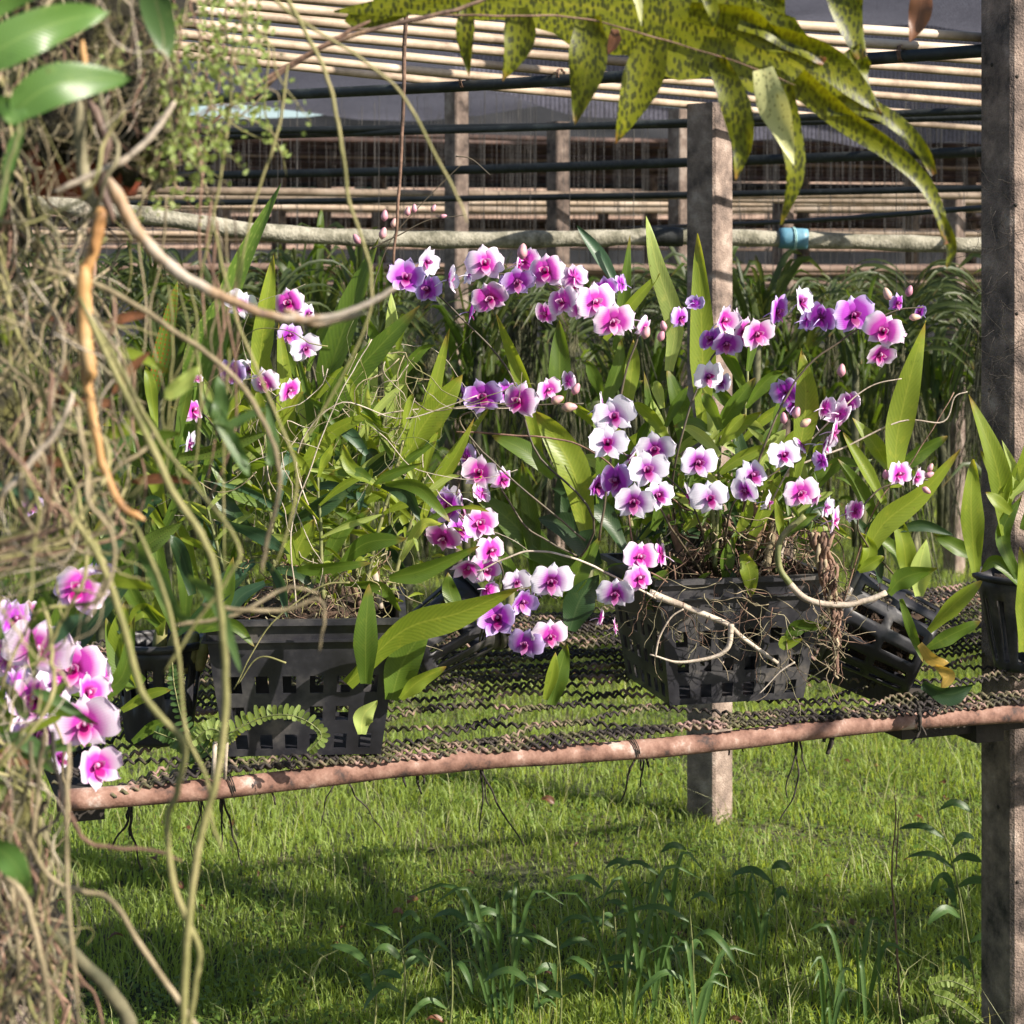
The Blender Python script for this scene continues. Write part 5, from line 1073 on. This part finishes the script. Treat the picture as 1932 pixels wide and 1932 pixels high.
# hanging pot with big leaves, top left
H = thing('hanging_clay_pot', P(200, 260, 1.62), 'mossy dark clay pot hanging in the top left corner behind pale canes', 'pot')
m = MB(); rows = []
cp = P(205, 330, 1.66)
for (r, z) in ((.004,-.02),(.045,-.018),(.052,0),(.060,.03),(.068,.055),(.070,.065),(.064,.065),(.055,.04),(.03,.02)):
    rows.append([cp+Vector((r*math.cos(2*math.pi*j/36)*.95-.02, r*math.sin(2*math.pi*j/36)*.9, z)) for j in range(36)])
m.quadgrid(rows, None, True); m.build('clay_body', M['terracotta'], H)
lump('moss', P(190, 130, 1.66), .075, .085, M['moss'], H, 11, .6); lump('moss', P(265, 235, 1.60), .030, .045, M['moss'], H, 15, .8); lump('moss', P(60, -40, 1.70), .10, .07, M['moss'], H, 21, .6)  # dark mossy lumps carry the shade of the pot's hollow in their colour
lump('moss', P(100, 215, 1.60), .030, .034, M['moss'], H, 33, .8)
tangle(H, 60, 330, -30, 330, 1.52, 150, (40,170), (2,5), ('root_brown','root','root_grey','moss'), 'mossy_roots', spread=.07, droop=.2)
BL2 = thing('broadleaf_plant', P(20, 150, 1.25), 'near plant with two big smooth green leaves in the top left corner', 'plant')
def gl(pts, w, d, mat, roll, fold=.12, dt=0): lf(BL2, pts, w, d, mat, roll, fold, lprof, dt)
gl([(-60,130),(30,75),(120,40),(205,22)], 86, 1.2, 'fgleaf', .35, dt=.05); gl([(20,215),(90,165),(160,150),(245,150)], 82, 1.22, 'fgleaf', .35, dt=.04); gl([(40,235),(20,205),(-20,190)], 50, 1.22, 'fgleaf', .2); gl([(-60,30),(20,-10),(100,-30)], 60, 1.2, 'fgleaf', .4)
gl([(45,235),(20,300),(0,420)], 26, 1.3, 'fgleaf', .2); gl([(280,-40),(300,30),(318,108)], 66, 1.4, 'weed', .2)
vine(BL2, [(-10,420),(20,300),(40,232)], 1.22, 12, 8, 'stem', 'stalk')
# creeping plant with tiny leaves
T = thing('creeping_plant', P(420, 150, 1.55), 'trailing plant with tiny yellow-green leaves on fine reddish stems, upper left', 'plant')
ml = MB()
for i in range(46):
    u = rnd.uniform(270, 500); v = rnd.uniform(-60, 210); a = rnd.gauss(0,.5); pts = [(u, v)]; L = rnd.uniform(120, 330); 
    for k in range(7): a = a*.8+rnd.gauss(0,.4); u += math.sin(a)*L/7; v += math.cos(a)*L/7; pts.append((u, v))
    d = rnd.uniform(1.45,1.7); vine(T, pts, d, 4.5, 2, rnd.choice(('root_brown','root','root_green')), 'trailing_stem', 22)
    if v > 470: continue
    for k in range(20):
        p = rnd.choice(pts); q = P(p[0]+rnd.gauss(0,10), p[1]+rnd.gauss(0,12), d+rnd.uniform(-.02,.02)); dr = Vector((rnd.uniform(-1,1), rnd.uniform(-.5,.5), rnd.uniform(-.6,1))).normalized()*rnd.uniform(.0035,.008)
        ml.leaf([q, q+dr*.5, q+dr], rnd.uniform(.0015,.003), Vector((0,-1,.2)), rnd.uniform(-.7,.7), .1, 5, 0, lprof)
tag(ml.build('tiny_leaves', M['tiny'], T), kind='stuff')
# near flowers at left
K = thing('orchid_plant', P(60, 1250, 2.3), 'near orchid with big bright pink flowers partly hidden behind the roots at left', 'orchid')
flowers(K, [(150,1112,123,2.3,'pink',0),(188,1095,86,2.35,'purple',130),(25,1170,95,2.3,'purple',30),(72,1222,136,2.25,'pink',10),(140,1262,118,2.3,'pink',15),(18,1240,102,2.35,'pink',-20),(20,1150,68,2.4,'pink',90),
 (70,1320,118,2.2,'pink',-10),(165,1310,95,2.25,'pink',40),(160,1365,132,2.2,'pink',15),(75,1390,104,2.3,'purple',20),(182,1447,104,2.15,'pink',25),(30,1300,91,2.3,'purple',60),(105,1290,102,2.3,'pale',10),(40,1380,91,2.3,'pink',40),(110,1430,79,2.3,'pale',60),(95,1250,91,2.4,'pale',100)])
extras(K, LAST, .5)
stem(K, [(-60,1500),(20,1400),(90,1250),(140,1130)], 2.4, 8, 5, 'stem'); stem(K, [(-60,1520),(60,1460),(150,1400),(180,1330)], 2.35, 8, 5, 'stem')
for a in (([(-40,1450),(20,1250),(60,1050)],40,'green'),([(-20,1400),(100,1200),(200,960)],40,'green'),([(60,1350),(170,1180),(260,1080)],38,'dark'),([(100,1300),(220,1290),(255,1160)],34,'green')):
    lf(K, a[0], a[1], 2.5, a[2])
# ---------------------------------------------------------------- the big frond hanging at the top
Fr = thing('fern_frond', P(1300, 60, 1.95), 'large black-spotted yellow-green fern frond hanging into the top of the view', 'fern frond')
def ribbon(pts, hw, d, mat, name, fold=.10, roll=0, wave=0):
    c = cat([P(p[0], p[1], d+(p[2] if len(p) > 2 else 0)) for p in pts], 40); m = MB(); rows = []; uvs = []
    for i, p in enumerate(c):
        t = i/39; tg = (c[min(i+1,39)]-c[max(i-1,0)]).normalized(); fc = Vector((0,-1,0)); fc = (fc-tg*fc.dot(tg)).normalized(); fc = Matrix.Rotation(roll, 3, tg) @ fc; sd = tg.cross(fc)
        x = t*(len(hw)-1); k = min(int(x), len(hw)-2); w = (hw[k]+(hw[k+1]-hw[k])*(x-k))*d/F; w *= 1+.10*math.sin(t*38)+.06*math.sin(t*90)
        rows.append([p+sd*s*w+fc*(abs(s)**1.3*w*fold+math.sin(t*16+s*3)*w*.09+wave*math.sin(t*9)*w) for s in (-1,-.66,-.33,0,.33,.66,1)]); uvs.append([(s*.5+.5, t) for s in (-1,-.66,-.33,0,.33,.66,1)])
    m.quadgrid(rows, uvs); return m.build(name, M[mat], Fr)
ribbon([(630,22),(760,10),(900,-5),(1050,5),(1180,22),(1300,52),(1420,92),(1520,132),(1600,175),(1664,208)], [2,20,34,54,80,100,92,74,54,34,6], 1.95, 'frond', 'blade')
def lobe(pts, w, mat='frond', d=1.93, roll=0, fold=.25, prof=None, wave=7): lf(Fr, pts, w, d, mat, roll, fold, prof or (lambda t: (.55+.45*math.sin(math.pi*min(1,t/.6)*.5))*(max(0,1-max(0,(t-.3)/.7)**1.6))+.02), 0, 'lobe')
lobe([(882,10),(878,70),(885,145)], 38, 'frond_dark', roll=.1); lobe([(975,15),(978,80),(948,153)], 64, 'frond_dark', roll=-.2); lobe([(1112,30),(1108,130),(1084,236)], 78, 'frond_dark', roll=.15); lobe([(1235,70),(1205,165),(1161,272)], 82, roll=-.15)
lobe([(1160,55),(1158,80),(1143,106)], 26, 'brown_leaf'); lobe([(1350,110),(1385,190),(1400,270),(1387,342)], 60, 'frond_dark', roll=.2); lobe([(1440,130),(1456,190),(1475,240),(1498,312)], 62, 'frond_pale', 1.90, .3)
lobe([(1478,160),(1488,240),(1500,330),(1474,424)], 52, roll=-.1); lobe([(1500,150),(1590,225),(1680,285),(1740,340),(1772,400),(1788,460)], 52, roll=.2, prof=lambda t: (1-.72*t)); lobe([(1770,400),(1786,440),(1795,470),(1786,508)], 26, roll=0, prof=lprof)
lobe([(1560,200),(1640,205),(1700,240),(1740,285),(1762,330)], 42, roll=-.1, prof=lambda t: (.9-.6*t**2)); lobe([(1440,60),(1550,110),(1620,170),(1665,218)], 64, roll=.2); lobe([(1400,30),(1480,65),(1555,118)], 60, roll=-.2, prof=lambda t: (.95-.7*t**3))
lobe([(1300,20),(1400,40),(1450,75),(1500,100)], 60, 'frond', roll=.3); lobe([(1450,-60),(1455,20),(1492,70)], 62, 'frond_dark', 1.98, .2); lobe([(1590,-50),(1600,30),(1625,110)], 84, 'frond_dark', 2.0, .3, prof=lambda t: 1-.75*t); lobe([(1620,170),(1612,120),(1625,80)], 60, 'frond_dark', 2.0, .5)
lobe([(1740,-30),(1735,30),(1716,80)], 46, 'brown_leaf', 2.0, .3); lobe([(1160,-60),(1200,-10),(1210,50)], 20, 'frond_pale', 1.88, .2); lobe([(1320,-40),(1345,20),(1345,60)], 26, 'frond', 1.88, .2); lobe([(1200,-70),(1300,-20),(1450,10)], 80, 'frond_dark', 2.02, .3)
def vn(pts, d, w0, w1, mat, name): return vine(Fr, pts, d, w0, w1, mat, name, 40)
vn([(470,190),(540,130),(640,75),(760,42),(850,22),(930,-8)], 1.88, 10, 8, 'cane', 'stem'); vn([(380,250),(470,170),(600,90),(700,40)], 1.86, 7, 8, 'root_brown', 'stem'); vn([(800,28),(950,30),(1100,35),(1250,75),(1400,120),(1500,160)], 1.925, 5, 2, 'root_brown', 'midrib')
lobe([(650,40),(740,20),(840,-15)], 46, 'frond_dark', 1.97, .3, prof=lprof); lobe([(700,10),(800,-10),(900,-30)], 60, 'green', 1.99, .3, prof=lprof)
hs = thing('dangling_twig', P(755, 260, 2.6), 'thin dark stem hanging straight down in front of the roof rods', 'stem')
stem(hs, [(770,-40),(765,60),(760,180),(757,300),(748,420),(742,500)], 2.6, 9, 5, 'root_brown', 'stem')

# ---------------------------------------------------------------- leafy strip added out of view at right, only to cast shade on the grass
tr = thing('leafy_trellis', (3.6, 2.7, 2.1), 'leafy trellis strip overhead outside the right edge, shading the front grass', 'trellis')
for x in (2.3, 3.7, 5.1):
    m = MB(); rod(m, (x, 2.0, 2.1), (x, 3.2, 2.1), .012); m.build('rod', M['bamboo'], tr)
for y in (2.1, 3.1):
    m = MB(); rod(m, (2.1, y, 2.08), (5.4, y, 2.08), .014); m.build('rod', M['bamboo'], tr)
    for x in (2.2, 5.3):
        m = MB(); rod(m, (x, y, 0), (x, y, 2.1), .018); m.build('pole', M['bamboo'], tr)
m = MB(); q = random.Random(4)
for i in range(4200):
    x, y = q.uniform(1.9, 5.4), q.uniform(1.95, 3.4)
    if noise.noise(Vector((x*1.5, y*1.7, 3))) < -.15 or y < 2.72+.10*math.sin(x*5) or x < 2.7: continue
    p = Vector((x, y, 2.12+q.uniform(-.05,.09))); a = q.random()*6.28; dr = Vector((math.cos(a), math.sin(a), q.uniform(-.5,.3)))*q.uniform(.05,.11)
    m.leaf([p, p+dr*.5, p+dr], q.uniform(.018,.035), Vector((0,0,1)), q.uniform(-.6,.6), .1, 5, 0, lprof)
tag(m.build('foliage', M['green'], tr), kind='stuff')
